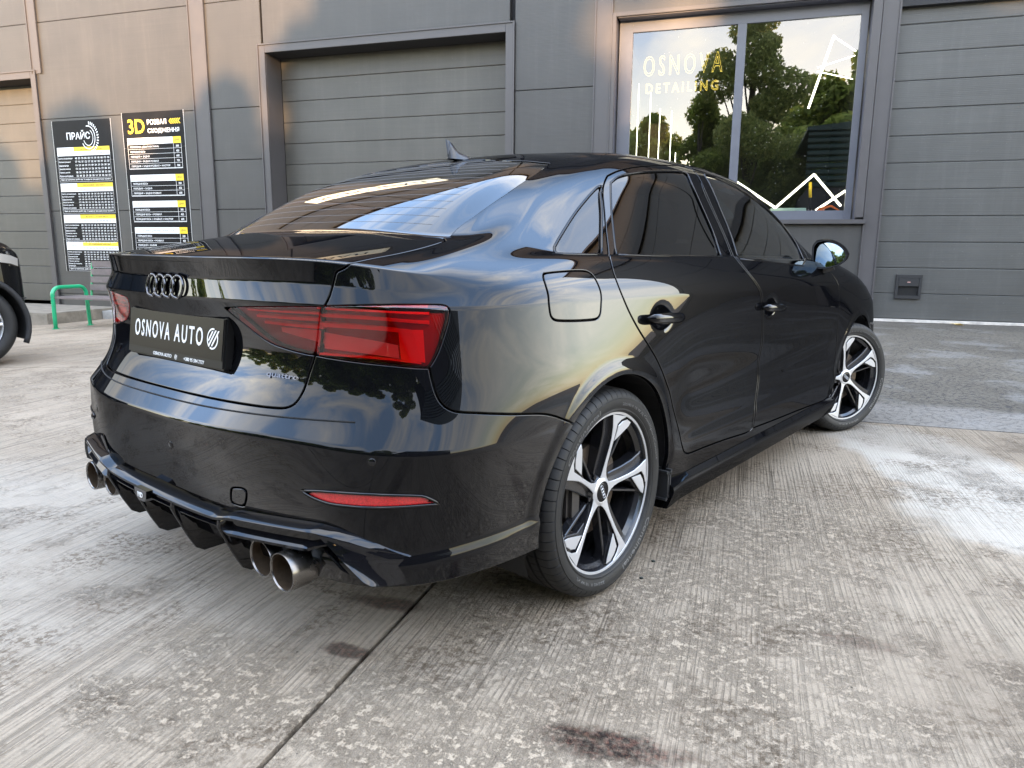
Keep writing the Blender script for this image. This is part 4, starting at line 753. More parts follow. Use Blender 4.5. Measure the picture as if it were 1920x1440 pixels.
specs = [(-6.6, 27, 8.6, 1.7, LEAF2, 9000, 'slim pale tree above the dark shed'), (3.8, 23.5, 7.4, 2.9, LEAF, 30000, 'round green tree left of the tallest one'), (7.2, 24.5, 7.0, 2.9, LEAF, 30000, 'wide green tree in the row behind the car'), (1.4, 25.5, 8.6, 3.0, LEAF, 30000, 'green tree standing close behind the tallest one'), (10.8, 25, 7.6, 2.5, LEAF, 20000, 'lower green tree further along the row'), (14.8, 25, 8.2, 2.6, LEAF, 20000, 'green tree opposite the left roller door')]
for i, (s_, o_, H_, W_, m_, nl_, lab) in enumerate(specs): make_tree('t', H_, W_, nl_, .125, m_, 20+i, lab, s_, o_, .03, 20, group='trees across the yard')
def wood(name, label, spots, n_leaf, seed):
    """a closed stand of trees that reads as one mass"""
    cl = clumps_round(7.4, 2.5, 26, 50, .01); LV = []; n4 = 0; LF = []; tr = MB()
    for i, (s_, o_, kx, kz) in enumerate(spots):
        V, F = crown(n_leaf, cl, .155, seed+i); a = i*1.3; c_, q_ = math.cos(a), math.sin(a); V = np.stack([(V[:, 0]*c_-V[:, 1]*q_)*kx+s_, (V[:, 0]*q_+V[:, 1]*c_)*kx+o_, V[:, 2]*kz], 1); LV.append(V); LF.append(F+n4); n4 += len(V)
        tr.tube([(s_, o_, -.5), (s_+.1, o_, 6*kz)], [.16, .04], 7)
    t = fthing(name, label, 'trees'); t['kind'] = 'stuff'; tr.build('trunk', BARK, t)['kind'] = 'stuff'; mk('foliage', np.concatenate(LV), np.concatenate(LF), LEAF, t)['kind'] = 'stuff'
wood('hedge_row', 'closed row of bushy trees across the yard, its tall right end added to shade the facade', [(s_, o_, k_, k_) for s_, o_, k_ in ((18.5, 27, 1), (22.5, 26, 1.05), (13, 29, 1.0), (9.4, 29, 1.0), (6.0, 28.6, 1.0), (3.0, 28.6, .98), (-.2, 28.4, 1.0), (-3.2, 28.6, .98), (-6.2, 28.8, .96), (-9.4, 28.5, 1.0), (26.5, 26, 1.1), (30.5, 24, 1.1), (34, 20, 1.1), (-8.6, 27.5, 1.25), (-11.6, 27, 1.3), (-14.6, 27.5, 1.2))], 14000, 300)  # mirrored trees; the taller right-hand ones are added to keep sun off the facade
wood('shade_wood', 'tall dense wood added beyond the yard to shade the facade', [(s_, 46, k_*1.15, k_) for s_, k_ in ((-26, 2.0), (-22.5, 2.05), (-19, 2.1), (-15.5, 2.0), (-12.2, 1.95), (-9.0, 2.05), (-5.8, 1.85), (-3.4, 1.5))], 15000, 400)  # added stand of trees that blocks the low sun from the facade
# shed with a ribbed green fascia
SH = fthing('dark_shed', 'dark brick shed with a ribbed green fascia, mirrored at the right of the window', 'shed', -3.1, 16.5, 0)
BRK = mat('dark_wall', (.045, .04, .045), .8, noise=(3, .2)); RIB = mat('green_sheet', (.03, .055, .05), .4)
m = MB(); m.box(-13, 0, 0, 8, 0, 3.3); m.build('shed_wall', BRK, SH)
m = MB()
for k in range(9): z_ = 3.3+k*.22; m.prism([(-.02, z_), (-.09, z_+.05), (-.09, z_+.14), (-.02, z_+.19)], -13.1, .15, 'yz')
m.build('shed_fascia', RIB, SH); MB().prism([(.2, 5.28), (.2, 5.4), (-13.2, 6.6), (-13.2, 5.2)], -.12, 8.2).build('shed_roof', RIB, SH)
# ---------------------------------------------------------------- cutting panels out of the skin
def poly_inside(poly, u, v):
    ins = np.zeros(u.shape, bool); n = len(poly)
    for i in range(n):
        (x0, y0), (x1, y1) = poly[i], poly[(i+1) % n]
        if y0 == y1: continue
        c = ((y0 > v) != (y1 > v)) & (u < (x1-x0)*(v-y0)/(y1-y0)+x0); ins ^= c
    return ins
def bilin(A, uq, vq, u, v):
    i = np.interp(u, uq, np.arange(len(uq))); j = np.interp(v, vq, np.arange(len(vq)))
    a = np.clip(i.astype(int), 0, len(uq)-2); b = np.clip(j.astype(int), 0, len(vq)-2); s = (i-a)[:, None]; t = (j-b)[:, None]
    return (A[a, b]*(1-s)+A[a+1, b]*s)*(1-t)+(A[a, b+1]*(1-s)+A[a+1, b+1]*s)*t
def densify(poly, n=6):
    """closed Catmull-Rom through the traced points, keeping sharp corners"""
    P = np.array(poly, float); m = len(P); out = []
    for i in range(m):
        p0, p1, p2, p3 = P[i-1], P[i], P[(i+1) % m], P[(i+2) % m]
        def corner(a, b, c):
            d1, d2 = b-a, c-b; l = np.linalg.norm(d1)*np.linalg.norm(d2)
            return l < 1e-12 or np.dot(d1, d2)/l < .72
        t1 = np.zeros(2) if corner(p0, p1, p2) else (p2-p0)/2
        t2 = np.zeros(2) if corner(p1, p2, p3) else (p3-p1)/2
        L = np.linalg.norm(p2-p1)
        for t, tt in ((t1, 0), (t2, 1)):
            nn = np.linalg.norm(t)
            if nn > L: t *= L/nn
        if not t1.any(): t1 = (p2-p1)
        if not t2.any(): t2 = (p2-p1)
        for k in range(n):
            s = k/n; out.append((2*s**3-3*s*s+1)*p1+(s**3-2*s*s+s)*t1+(-2*s**3+3*s*s)*p2+(s**3-s*s)*t2)
    return np.array(out)
class Skin:
    def __init__(s, *a):
        P, uq, vq, tu, tv = make_surface(*a); P = details(P); s.P, s.uq, s.vq, s.tu, s.tv = P, uq, vq, tu, tv
        nu, nv = P.shape[:2]; Nn = grid_normals(P); uu, vv = np.meshgrid(uq, vq, indexing='ij')
        idx = np.arange(nu*nv).reshape(nu, nv); a, b, c, d = idx[:-1, :-1].ravel(), idx[1:, :-1].ravel(), idx[1:, 1:].ravel(), idx[:-1, 1:].ravel()
        F = np.concatenate([np.stack([a, b, c], 1), np.stack([a, c, d], 1)])
        s.A = np.concatenate([P.reshape(-1, 3), Nn.reshape(-1, 3), uu.reshape(-1, 1), vv.reshape(-1, 1)], 1); s.F = F
        # vertex columns: xyz, normal, u, v
        n = np.cross(s.A[F[0, 1], :3]-s.A[F[0, 0], :3], s.A[F[0, 2], :3]-s.A[F[0, 0], :3])
        if (n*s.A[F[0, 0], 3:6]).sum() < 0: s.F = F[:, ::-1]
    def sd(s, A, poly, reach=.06):
        """signed 3-D distance to a shut line (negative inside)"""
        ins = poly_inside(poly, A[:, 6], A[:, 7]); d = np.full(len(A), reach)
        Q = bilin(s.P, s.uq, s.vq, np.maximum(poly[:, 0], 0), poly[:, 1]); ok = poly[:, 0] >= -1e-6
        okv = (poly[:, 1] >= 0)
        X = A[:, :3]; lo, hi = Q[ok & okv].min(0)-reach, Q[ok & okv].max(0)+reach
        c = np.where(((X > lo) & (X < hi)).all(1))[0]; Xc = X[c]; best = np.full(len(c), reach)
        for i in range(len(Q)):
            j = (i+1) % len(Q)
            if not (ok[i] and ok[j] and okv[i] and okv[j]): continue
            a, b = Q[i], Q[j]; m = np.where((np.abs(Xc-(a+b)/2) < reach+np.abs(b-a)/2).all(1))[0]
            if not len(m): continue
            ab = b-a; L = (ab@ab)+1e-12; t = np.clip(((Xc[m]-a)@ab)/L, 0, 1)
            best[m] = np.minimum(best[m], np.linalg.norm(Xc[m]-a-t[:, None]*ab, axis=1))
        d[c] = best; return np.where(ins, -d, d)
def clip(A, F, d):
    """keep the part where d < 0"""
    k = d < 0; n = k[F].sum(1); full = F[n == 3]; outF = [full]; part = F[(n == 1) | (n == 2)]; newV = []; base = len(A); cache = {}
    if len(part):
        kk = k[part]; one = kk.sum(1) == 1
        # rotate so that the odd vertex comes first
        odd = np.where(one, kk.argmax(1), (~kk).argmax(1)); r = np.arange(len(part)); p0 = part[r, odd]; p1 = part[r, (odd+1) % 3]; p2 = part[r, (odd+2) % 3]
        e = np.concatenate([np.stack([p0, p1], 1), np.stack([p0, p2], 1)]); es = np.sort(e, 1); key, inv = np.unique(es, axis=0, return_inverse=True); inv = inv.ravel()
        a, b = key[:, 0], key[:, 1]; t = (d[a]/(d[a]-d[b]))[:, None]; newV = A[a]*(1-t)+A[b]*t
        m = len(part); i1 = base+inv[:m]; i2 = base+inv[m:]
        o = one; outF.append(np.stack([p0[o], i1[o], i2[o]], 1)); o = ~one
        outF.append(np.stack([i1[o], p1[o], p2[o]], 1)); outF.append(np.stack([i1[o], p2[o], i2[o]], 1))
        A = np.concatenate([A, newV])
    F = np.concatenate(outF); used = np.unique(F); mp = -np.ones(len(A), int); mp[used] = np.arange(len(used)); return A[used], mp[F]
def nrmlz(n): return n/(np.linalg.norm(n, axis=1, keepdims=True)+1e-12)
def edge_skirt(A, F, keep_center=True, roll=.0025, drop=.0011, depth=.012):
    """rolls the free edges over and folds them inward; returns vertices, normals, faces"""
    E = np.concatenate([F[:, [0, 1]], F[:, [1, 2]], F[:, [2, 0]]]); key = np.sort(E, 1); _, inv, cnt = np.unique(key, axis=0, return_inverse=True, return_counts=True)
    B = E[cnt[inv.ravel()] == 1]
    if keep_center: B = B[~((np.abs(A[B[:, 0], 1]) < 1e-6) & (np.abs(A[B[:, 1], 1]) < 1e-6))]
    V, Nn = A[:, :3], nrmlz(A[:, 3:6])
    if not len(B): return V, Nn, F
    bv = np.unique(B); mp = -np.ones(len(A), int); mp[bv] = np.arange(len(bv)); T = np.zeros((len(bv), 3))
    t = V[B[:, 1]]-V[B[:, 0]]; np.add.at(T, mp[B[:, 0]], t); np.add.at(T, mp[B[:, 1]], t)
    nb = Nn[bv]; out = nrmlz(np.cross(T, nb)); 
    n1 = nrmlz(nb*.45+out); V1 = V[bv]+out*roll-nb*drop; V2 = V1+out*.0003-nb*depth
    b0 = len(V); b1 = b0+len(bv); b2 = b1+len(bv)
    i, j = mp[B[:, 0]], mp[B[:, 1]]
    f1 = [np.stack([B[:, 1], B[:, 0], b0+i], 1), np.stack([B[:, 1], b0+i, b0+j], 1)]
    f2 = [np.stack([b1+j, b1+i, b2+i], 1), np.stack([b1+j, b2+i, b2+j], 1)]
    VV = np.concatenate([V, V1, V1, V2]); NN = np.concatenate([Nn, n1, out, out]); return VV, NN, np.concatenate([F]+f1+f2)
def mirrored(V, Nn, F): return V*np.array([1, -1, 1]), Nn*np.array([1, -1, 1]), F[:, ::-1]
def both(V, Nn, F):
    a, b, c = mirrored(V, Nn, F); return np.concatenate([V, a]), np.concatenate([Nn, b]), np.concatenate([F, c+len(V)])

car = thing('black_saloon_car', 'black saloon car parked on the concrete in the foreground, seen from its right rear corner', 'car')
SK = Skin()
PD = {k: densify(v) for k, v in PANEL.items()}
GAP = .0020; ROLL = .0025
A0, F0 = SK.A, SK.F
SD = {k: SK.sd(A0, PD[k]) for k in PD}
def sdA(A, k): return SK.sd(A, PD[k])
def cut(inside=(), outside=(), gap=GAP+ROLL, A=None, F=None, extra=None):
    A = A0 if A is None else A; F = F0 if F is None else F
    for k in inside:
        d = SD[k] if A is A0 else sdA(A, k); A, F = clip(A, F, d+gap)
    for k in outside:
        d = SD[k] if A is A0 else sdA(A, k); A, F = clip(A, F, -d+gap)
    if extra: A, F = clip(A, F, extra(A))
    return A, F
ARCH = .362
def arch_sd(A, R=ARCH):
    x, y, z = A[:, 0], A[:, 1], A[:, 2]; d = np.full(len(A), -1.)
    for wx in WHEELS: d = np.maximum(d, np.where((np.abs(y) > .55) & (z < .80), R+.0-np.hypot(x-wx, z-WHEEL_Z), -1.))
    return d
def panel(name, inside, outside, m, parent=car, sides='RL', center=False, gap=GAP+ROLL, extra=arch_sd, skirt=True, off=0, depth=.012):
    A, F = cut(inside, outside, gap, extra=extra)
    if off: A = A.copy(); A[:, :3] -= nrmlz(A[:, 3:6])*off
    V, Nn, F = edge_skirt(A, F, depth=depth) if skirt else (A[:, :3], nrmlz(A[:, 3:6]), F)
    res = []
    if center: V2, N2, F2 = both(V, Nn, F); return [mk(name, V2, F2, m, parent, nrm=N2)]
    res.append(mk(name, V, F, m, parent, nrm=Nn))
    if 'L' in sides: V2, N2, F2 = mirrored(V, Nn, F); res.append(mk(name, V2, F2, m, parent, nrm=N2))
    return res
WIN = ('win_rear', 'win_front', 'win_quarter')
ALLP = ('lid', 'glass', 'lamp_outer', 'lamp_inner', 'bumper', 'fuel', 'rear_door', 'front_door', 'win_quarter')
# windscreen, bonnet and front bumper share the front of the skin
def rect(u0, u1, v0, v1): return np.array([(u0, v0), (u1, v0), (u1, v1), (u0, v1)], float)
tu, tv = SK.tu, SK.tv; rv = {n: tv[i] for i, n in enumerate(NAMES)}
uend = tu[-1]+.2
PD['windscreen'] = densify([(tu[11]-.10, rv['H']+.03), (tu[11]+.02, rv['J']-.02), (uend, rv['J']-.02), (uend, rv['H']+.01), (tu[13], rv['H']+.012)], 8)
PD['bonnet'] = densify([(tu[11]-.2, rv['G']+.02), (tu[11]-.15, rv['H']-.004), (uend, rv['H']-.004), (uend, rv['E']+.02), (tu[13], rv['E']+.02), (tu[12], rv['F'])], 8)
for k in ('windscreen', 'bonnet'): SD[k] = SK.sd(A0, PD[k])
def sd_front(A): return arch_sd(A)
shell = panel('body_shell', (), ALLP+('windscreen', 'bonnet'), PAINT, center=True)[0]
lid = panel('boot_lid', ('lid',), ('lamp_inner',), PAINT, center=True, depth=.02)[0]
bump = panel('rear_bumper', ('bumper',), ('lid', 'lamp_outer', 'lamp_inner', 'reflector', 'flap'), PAINT, center=True, depth=.02)[0]
rdoor = panel('rear_door', ('rear_door',), ('win_rear', 'front_door'), PAINT)
fdoor = panel('front_door', ('front_door',), ('win_front',), PAINT)
panel('fuel_flap', ('fuel',), (), PAINT, sides='R')
panel('bonnet', ('bonnet',), ('front_door',), PAINT, center=True)
panel('tow_eye_cover', ('flap',), (), PAINT, sides='R')
def edge_line(poly, off=0, uv=None):
    Q = bilin(SK.P, SK.uq, SK.vq, poly[:, 0], poly[:, 1]); Nn = bilin(SK.A[:, 3:6].reshape(SK.P.shape), SK.uq, SK.vq, poly[:, 0], poly[:, 1]); return Q+nrmlz(Nn)*off
for k, m, par in (('win_rear', GLASSDK, rdoor), ('win_front', GLASSFR, fdoor)):
    for o, g in zip(par, (0, 1)):
        A, F = cut((k,), (), .001, extra=None); A = A.copy(); A[:, :3] -= nrmlz(A[:, 3:6])*.004; V, Nn, FF = A[:, :3], nrmlz(A[:, 3:6]), F
        if g: V, Nn, FF = mirrored(V, Nn, FF)
        mk('window_glass', V, FF, m, o, nrm=Nn)
        Q = edge_line(PD[k], -.001); Q = Q*np.array([1, 1-2*g, 1]); MB().tube(Q[::2], .0045, 8, closed=True).build('window_seal', GLOSSBLK, o, smooth=True)
qg = panel('quarter_glass', ('win_quarter',), (), GLASSDK, skirt=False, gap=.001, off=.004)
for o, g in zip(qg, (0, 1)):
    Q = edge_line(PD['win_quarter'], -.001)*np.array([1, 1-2*g, 1]); MB().tube(Q[::2], .005, 8, closed=True).build('window_seal', GLOSSBLK, o, smooth=True)
rg = panel('rear_window', ('glass',), (), GLASSDK, center=True, skirt=False, gap=.001, off=.003)[0]
panel('windscreen', ('windscreen',), (), GLASSFR, center=True, skirt=False, gap=.001, off=.003)
# dark inner skin behind the gaps
A, F = cut((), ('win_rear', 'win_front', 'win_quarter', 'glass', 'windscreen', 'lamp_outer', 'lamp_inner', 'reflector'), -.004, extra=lambda a: arch_sd(a, ARCH-.004))
A = A.copy(); A[:, :3] -= nrmlz(A[:, 3:6])*.016
def sub_near(a): return np.full(len(a), -1.)
V, Nn, FF = both(A[:, :3], nrmlz(A[:, 3:6]), F); inner = mk('inner_body', V, FF, DARKIN, car, nrm=Nn)
# ---------------------------------------------------------------- wheels (built about the hub, outer face towards -y)
def polar(r, a): return (r*math.cos(math.radians(a)), r*math.sin(math.radians(a)))
def face_y(r): return -(.076+.020*sstep(.03, .22, r)-.0)            # dished face: hub sits behind the rim flange
LEAD = [(.034, 34), (.043, 20), (.055, 9), (.075, 2.5), (.10, -.5), (.14, -2.2), (.165, -2.2), (.20, -1), (.237, .5)]
TRAIL = [(.2385, -19.5), (.2335, -18.2), (.222, -12.4), (.207, -7.6), (.166, -7.6), (.12, -8.2), (.09, -9.0), (.07, -11.5), (.054, -19), (.043, -34)]
BLADE = [(.156, -9.9), (.2035, -10.4), (.2190, -15.6), (.2310, -22.0), (.2300, -27.8), (.2130, -26.4)]
def slab(poly, y0f, y1f, shrink=0, chamf=.0016):
    """polygon in the wheel plane given a dished front, a small chamfer and flanks running back"""
    n = len(poly); c = np.array(poly); cen = c.mean(0)
    e = np.roll(c, -1, 0)-c; nrm = np.stack([e[:, 1], -e[:, 0]], 1); nrm /= np.linalg.norm(nrm, axis=1, keepdims=True)+1e-9
    area = (c[:, 0]*np.roll(c[:, 1], -1)-np.roll(c[:, 0], -1)*c[:, 1]).sum()
    if area < 0: nrm = -nrm
    vn = nrm+np.roll(nrm, 1, 0); vn /= np.linalg.norm(vn, axis=1, keepdims=True)+1e-9
    inn = c-vn*chamf
    V = [(x, y0f(math.hypot(x, z)), z) for x, z in inn]+[(x, y0f(math.hypot(x, z))+chamf, z) for x, z in c]+[(x, y1f(math.hypot(x, z)), z) for x, z in c+vn*shrink]
    F = [tuple(range(n))]+[(i, (i+1) % n, n+(i+1) % n, n+i) for i in range(n)]+[(n+i, n+(i+1) % n, 2*n+(i+1) % n, 2*n+i) for i in range(n)]
    M = [0]+[0]*n+[1]*n
    return V, F, M
def make_spoke():
    V = []; F = []; M = []
    def add(v, f, m):
        b = len(V); V.extend(v); F.extend([tuple(i+b for i in q) for q in f]); M.extend(m)
    main = [polar(*p) for p in LEAD+TRAIL]
    add(*slab(main, face_y, lambda r: face_y(r)+.030+.018*sstep(.06, .2, r), shrink=.004))
    add(*slab([polar(*p) for p in BLADE], lambda r: face_y(r)+.0015, lambda r: face_y(r)+.020, shrink=.001))
    v, f, m = slab([polar(*p) for p in [(.052, 36), (.066, 27), (.09, 18), (.13, 10.5), (.18, 7.5), (.225, 7.0), (.236, 8.5), (.236, -2), (.20, -4), (.12, -5), (.06, -5)]], lambda r: face_y(r)+.015, lambda r: face_y(r)+.055, chamf=.003); add(v, f, [1]*len(m))
    # black body that carries the blade, and the slim second strut
    v, f, m = slab([polar(*p) for p in [(.11, -8), (.20, -8), (.224, -12), (.236, -19), (.235, -28), (.212, -27.5), (.16, -15)]], lambda r: face_y(r)+.010, lambda r: face_y(r)+.05); add(v, f, [1]*len(m))
    v, f, m = slab([polar(*p) for p in [(.055, -20), (.215, -24.4), (.215, -27), (.055, -29)]], lambda r: face_y(r)+.014, lambda r: face_y(r)+.04, shrink=.002, chamf=.0025); add(v, f, [1]*len(m))
    return V, F, M
def rotate_y(V, a):
    V = np.asarray(V, float); a = math.radians(a); c, s_ = math.cos(a), math.sin(a); out = V.copy(); out[:, 0] = V[:, 0]*c-V[:, 2]*s_; out[:, 2] = V[:, 0]*s_+V[:, 2]*c; return out
def bend_text(body, r, h, ang0, span, y, ext=.0006, flip=False, **kw):
    """lettering laid round the sidewall, reading clockwise, seen from -y"""
    A, F = fit_text(body, 1, h, ext, **kw); V = []
    for tx, ty, tz in A:
        a = math.radians(ang0-tx*span if not flip else ang0+tx*span); rr = r+(ty if not flip else -ty); V.append((rr*math.cos(a), y-tz-TEXTBULGE(rr), rr*math.sin(a)))
    return V, F
TR_ = .3165
SIDE = [(.2445, -.0985), (.2475, -.1055), (.2520, -.1085), (.2555, -.1075), (.2585, -.1090), (.268, -.1125), (.279, -.1135), (.286, -.1128), (.288, -.1112), (.2935, -.1098), (.299, -.1070), (.3055, -.1010), (.3108, -.0930), (.3140, -.0850)]
def sidewall_y(r): return float(np.interp(r, [a for a, b in SIDE], [b for a, b in SIDE]))
def TEXTBULGE(r): return -sidewall_y(r)
def make_tyre():
    prof = list(SIDE); gro = (.052, .020, -.020, -.052)                         # circumferential grooves
    for g in gro: prof += [(.3152 if abs(g) > .04 else .3160, -g-.0045), (.3085, -g-.0035), (.3085, -g+.0035), (.3152 if abs(g) > .04 else .3160, -g+.0045)]
    prof = SIDE+[(r, y) for r, y in [( .3150, -.0565), (.3082, -.0555), (.3082, -.0485), (.3155, -.0475), (.3160, -.0245), (.3085, -.0235), (.3085, -.0165), (.3163, -.0155), (.3163, .0155), (.3085, .0165), (.3085, .0235), (.3160, .0245), (.3155, .0475), (.3082, .0485), (.3082, .0555), (.3150, .0565)]]+[(r, -y) for r, y in SIDE[::-1]]
    NS = 66; angs = []; deep = []
    for k in range(NS):
        a0 = 2*math.pi*k/NS; st = 2*math.pi/NS
        for f_, d_ in ((0, 1), (.05, 0), (.36, 0), (.64, 0), (.95, 0)): angs.append(a0+f_*st); deep.append(d_)
    n = len(prof); V = []; F = []; m_ = len(angs)
    for a, d_ in zip(angs, deep):
        for i, (r_, y_) in enumerate(prof):
            out_ = 9 <= i <= 14 or n-15 <= i <= n-10; rib_ = (17 <= i <= 18 or n-19 <= i <= n-18)
            rr = r_-(.0055 if d_ and out_ else 0)-(.004 if d_ and rib_ else 0)
            V.append((rr*math.cos(a), y_, rr*math.sin(a)))
    for k in range(m_):
        j = (k+1) % m_
        for i in range(n-1): F.append((k*n+i, k*n+i+1, j*n+i+1, j*n+i))
    V = np.array(V); V[:, 2] = np.maximum(V[:, 2], -TR_)
    return V, F
def make_wheel():
    """returns wheel object (barrel and flange) with its sub-parts; outer side towards -y"""
    b = MB()
    b.m = 0; b.lathe([(.2365, -.0955), (.2372, -.0975), (.2440, -.0980), (.2452, -.0950)], 128)           # machined lip
    b.m = 1; b.lathe([(.2365, -.0955), (.2335, -.090), (.2290, -.060), (.2200, -.035), (.2160, .04), (.222, .08), (.238, .10), (.2445, .10), (.2445, .0985), (.2350, .092), (.220, .06), (.221, -.07), (.2452, -.0950)], 128)
    b.m = 0; b.lathe([(.0315, -.0795), (.0335, -.080), (.040, -.0775), (.045, -.0740)], 48)
    b.m = 1; b.lathe([(.045, -.0740), (.052, -.062), (.060, -.045), (.062, -.02), (.075, .0), (.075, .04), (.0, .04)], 48)
    b.lathe([(.0315, -.0795), (.031, -.0765), (.0, -.0765)], 48)
    w = b.build('wheel', None, car, mats=[ALU, WHLBLK], auto=32)
    V, F, M = make_spoke(); me0 = None
    for k in range(5):
        o = mk('spoke', rotate_y(V, 84.5+72*k), F, None, w, mats=[ALU, WHLBLK], midx=M)
        bm = bmesh.new(); bm.from_mesh(o.data); bmesh.ops.recalc_face_normals(bm, faces=bm.faces[:]); bm.to_mesh(o.data); bm.free(); sharp(o, 28)
    V, F = make_tyre(); t = mk('tyre', V, F, RUBBER, w); bm = bmesh.new(); bm.from_mesh(t.data); bmesh.ops.recalc_face_normals(bm, faces=bm.faces[:]); bm.to_mesh(t.data); bm.free(); sharp(t, 24)
    LV = []; LF = []
    for body, r, h, a0, sp, kw in (('Continental', .271, .0150, 128, 42, dict(bold=.01)), ('225/40 R 18 W XL', .2695, .0085, 246, 36, dict(sx=1)), ('Continental', .271, .0150, -52, 42, dict(bold=.01)), ('ContiSportContact', .271, .010, 30, 40, {}), ('225/40 R 18 W XL', .2695, .0085, 66, 30, dict(sx=1))):
        kw.pop('sx', None); v, f = bend_text(body, r, h, a0, sp, 0, .0011, **kw); mk('sidewall_lettering', v, f, RUBBERTXT, w)
    rings = MB()
    for a in (248, 112, 10, 300):
        pass
    for r0, r1, dy in ((.2555, .2570, .0012), (.2868, .2880, .0012)):
        rings.lathe([(r0, sidewall_y(r0)+.001), (r0+.0003, sidewall_y(r0)-dy), (r1-.0003, sidewall_y(r1)-dy), (r1, sidewall_y(r1)+.001)], 128)
    rings.build('sidewall_rib', RUBBER, w, smooth=True)
    # cap with four rings
    cp = MB(); cp.lathe([(.0305, -.0770), (.0300, -.0785), (.024, -.0800), (.0, -.0806)], 40); cap = cp.build('hub_cap', GLOSSBLK, w, smooth=True)
    rg_ = MB()
    for i in range(4):
        cxx = (i-1.5)*.0108; rg_.tube([(cxx+.0068*math.cos(a), -.0808, .0068*math.sin(a)) for a in np.linspace(0, 2*math.pi, 20, endpoint=False)], .0011, 6, closed=True)
    lg = mk('hub_emblem', rotate_y(rg_.V, -62), rg_.F, ALU, w); sharp(lg, 60)
    d = MB(); d.lathe([(.062, -.035), (.140, -.035), (.140, -.012), (.062, -.012)], 64); d.build('brake_disc', DISC, w, auto=30)
    for k in range(5):
        n = MB(); a = math.radians(84.5+72*k-36); n.lathe([(.0, -.070), (.0075, -.070), (.0085, -.066), (.0085, -.040)], 6, c=(.056*math.cos(a), 0, .056*math.sin(a))); n.build('wheel_bolt', CHROMEBLK, w, auto=30)
    c = MB(); c.box(-.145, -.085, -.060, .02, -.06, .085, .012); c.build('brake_caliper', mat('caliper', (.035, .03, .027), .5, noise=(50, .3)), w, auto=35)
    return w
def copy_tree(o, parent=None):
    c = o.copy(); COL.objects.link(c)
    if parent is not None: c.parent = parent
    for ch in list(o.children): copy_tree(ch, c)
    return c
W0 = make_wheel()
YC = .7665
W0.location = (0, -YC, WHEEL_Z); W0.rotation_euler = (0, 0, 0)
FR_STEER = math.radians(-24)
w = copy_tree(W0, car); w.location = (2.655, -YC-.008, WHEEL_Z); w.rotation_euler = Euler((0, math.radians(-27), FR_STEER), 'XYZ')
w = copy_tree(W0, car); w.location = (0, YC, WHEEL_Z); w.rotation_euler = (0, 0, math.pi)
w = copy_tree(W0, car); w.location = (2.637, YC, WHEEL_Z); w.rotation_euler = Euler((0, .8, math.pi+FR_STEER), 'XYZ')
# wheel housings, floor
for wx in WHEELS:
    for s_ in (-1, 1):
        n = 24; prof = [(wx+.372*math.cos(math.radians(-25+230*k/n)), WHEEL_Z+.372*math.sin(math.radians(-25+230*k/n))) for k in range(n+1)]; h = MB()
        h.add([q for x_, z_ in prof for q in ((x_, s_*(.872 if z_ > .22 else .83), z_), (x_, s_*.52, z_))], [(2*k, 2*k+1, 2*k+3, 2*k+2) for k in range(n)]+[tuple(2*k+1 for k in range(n+1))]); h.build('wheel_housing', MATBLK, car)
u_ = MB(); u_.box(-.80, 3.3, -.50, .50, .215, .30); u_.box(.40, 2.25, -.80, .80, .20, .30); u_.build('underbody', DARKIN, car)
# ---------------------------------------------------------------- details of the saloon
SP_ = SK.P; SN = SK.A[:, 3:6].reshape(SP_.shape)
def on_skin(u, v):
    q = np.array([[u, v]]); return bilin(SP_, SK.uq, SK.vq, q[:, 0], q[:, 1])[0], nrmlz(bilin(SN, SK.uq, SK.vq, q[:, 0], q[:, 1]))[0]
def skin_at(y=None, z=None, x=None, side=1):
    """nearest skin point; rear: give y and z, side: give x and z"""
    P = SP_.reshape(-1, 3); 
    if x is None: m = (P[:, 0] < -.3); d = (P[:, 1]+abs(y))**2+(P[:, 2]-z)**2+(~m)*9
    else: d = (P[:, 0]-x)**2+(P[:, 2]-z)**2+(P[:, 1] > -.4)*9
    i = d.argmin(); i0, j0 = divmod(i, SP_.shape[1]); p = P[i].copy(); n = SN.reshape(-1, 3)[i].copy()
    # correct to the exact y / z on the tangent plane
    if x is None: ty, tz = -abs(y), z; p[0] -= (n[1]*(ty-p[1])+n[2]*(tz-p[2]))/n[0]; p[1], p[2] = ty, tz
    else: tx, tz = x, z; p[1] -= (n[0]*(tx-p[0])+n[2]*(tz-p[2]))/n[1]; p[0], p[2] = tx, tz
    if y is not None and y > 0: p[1] *= -1; n[1] *= -1
    return p, n
def wrap_geo(V, u0, v0, su, sv, off=.001, side=1):
    """lays flat geometry (x right, y up, z out) on the skin around (u0, v0)"""
    out = []
    for x_, y_, z_ in V:
        p, n = on_skin(max(0, u0+x_*su), v0+y_*sv); out.append(p+n*(off+z_))
    return out
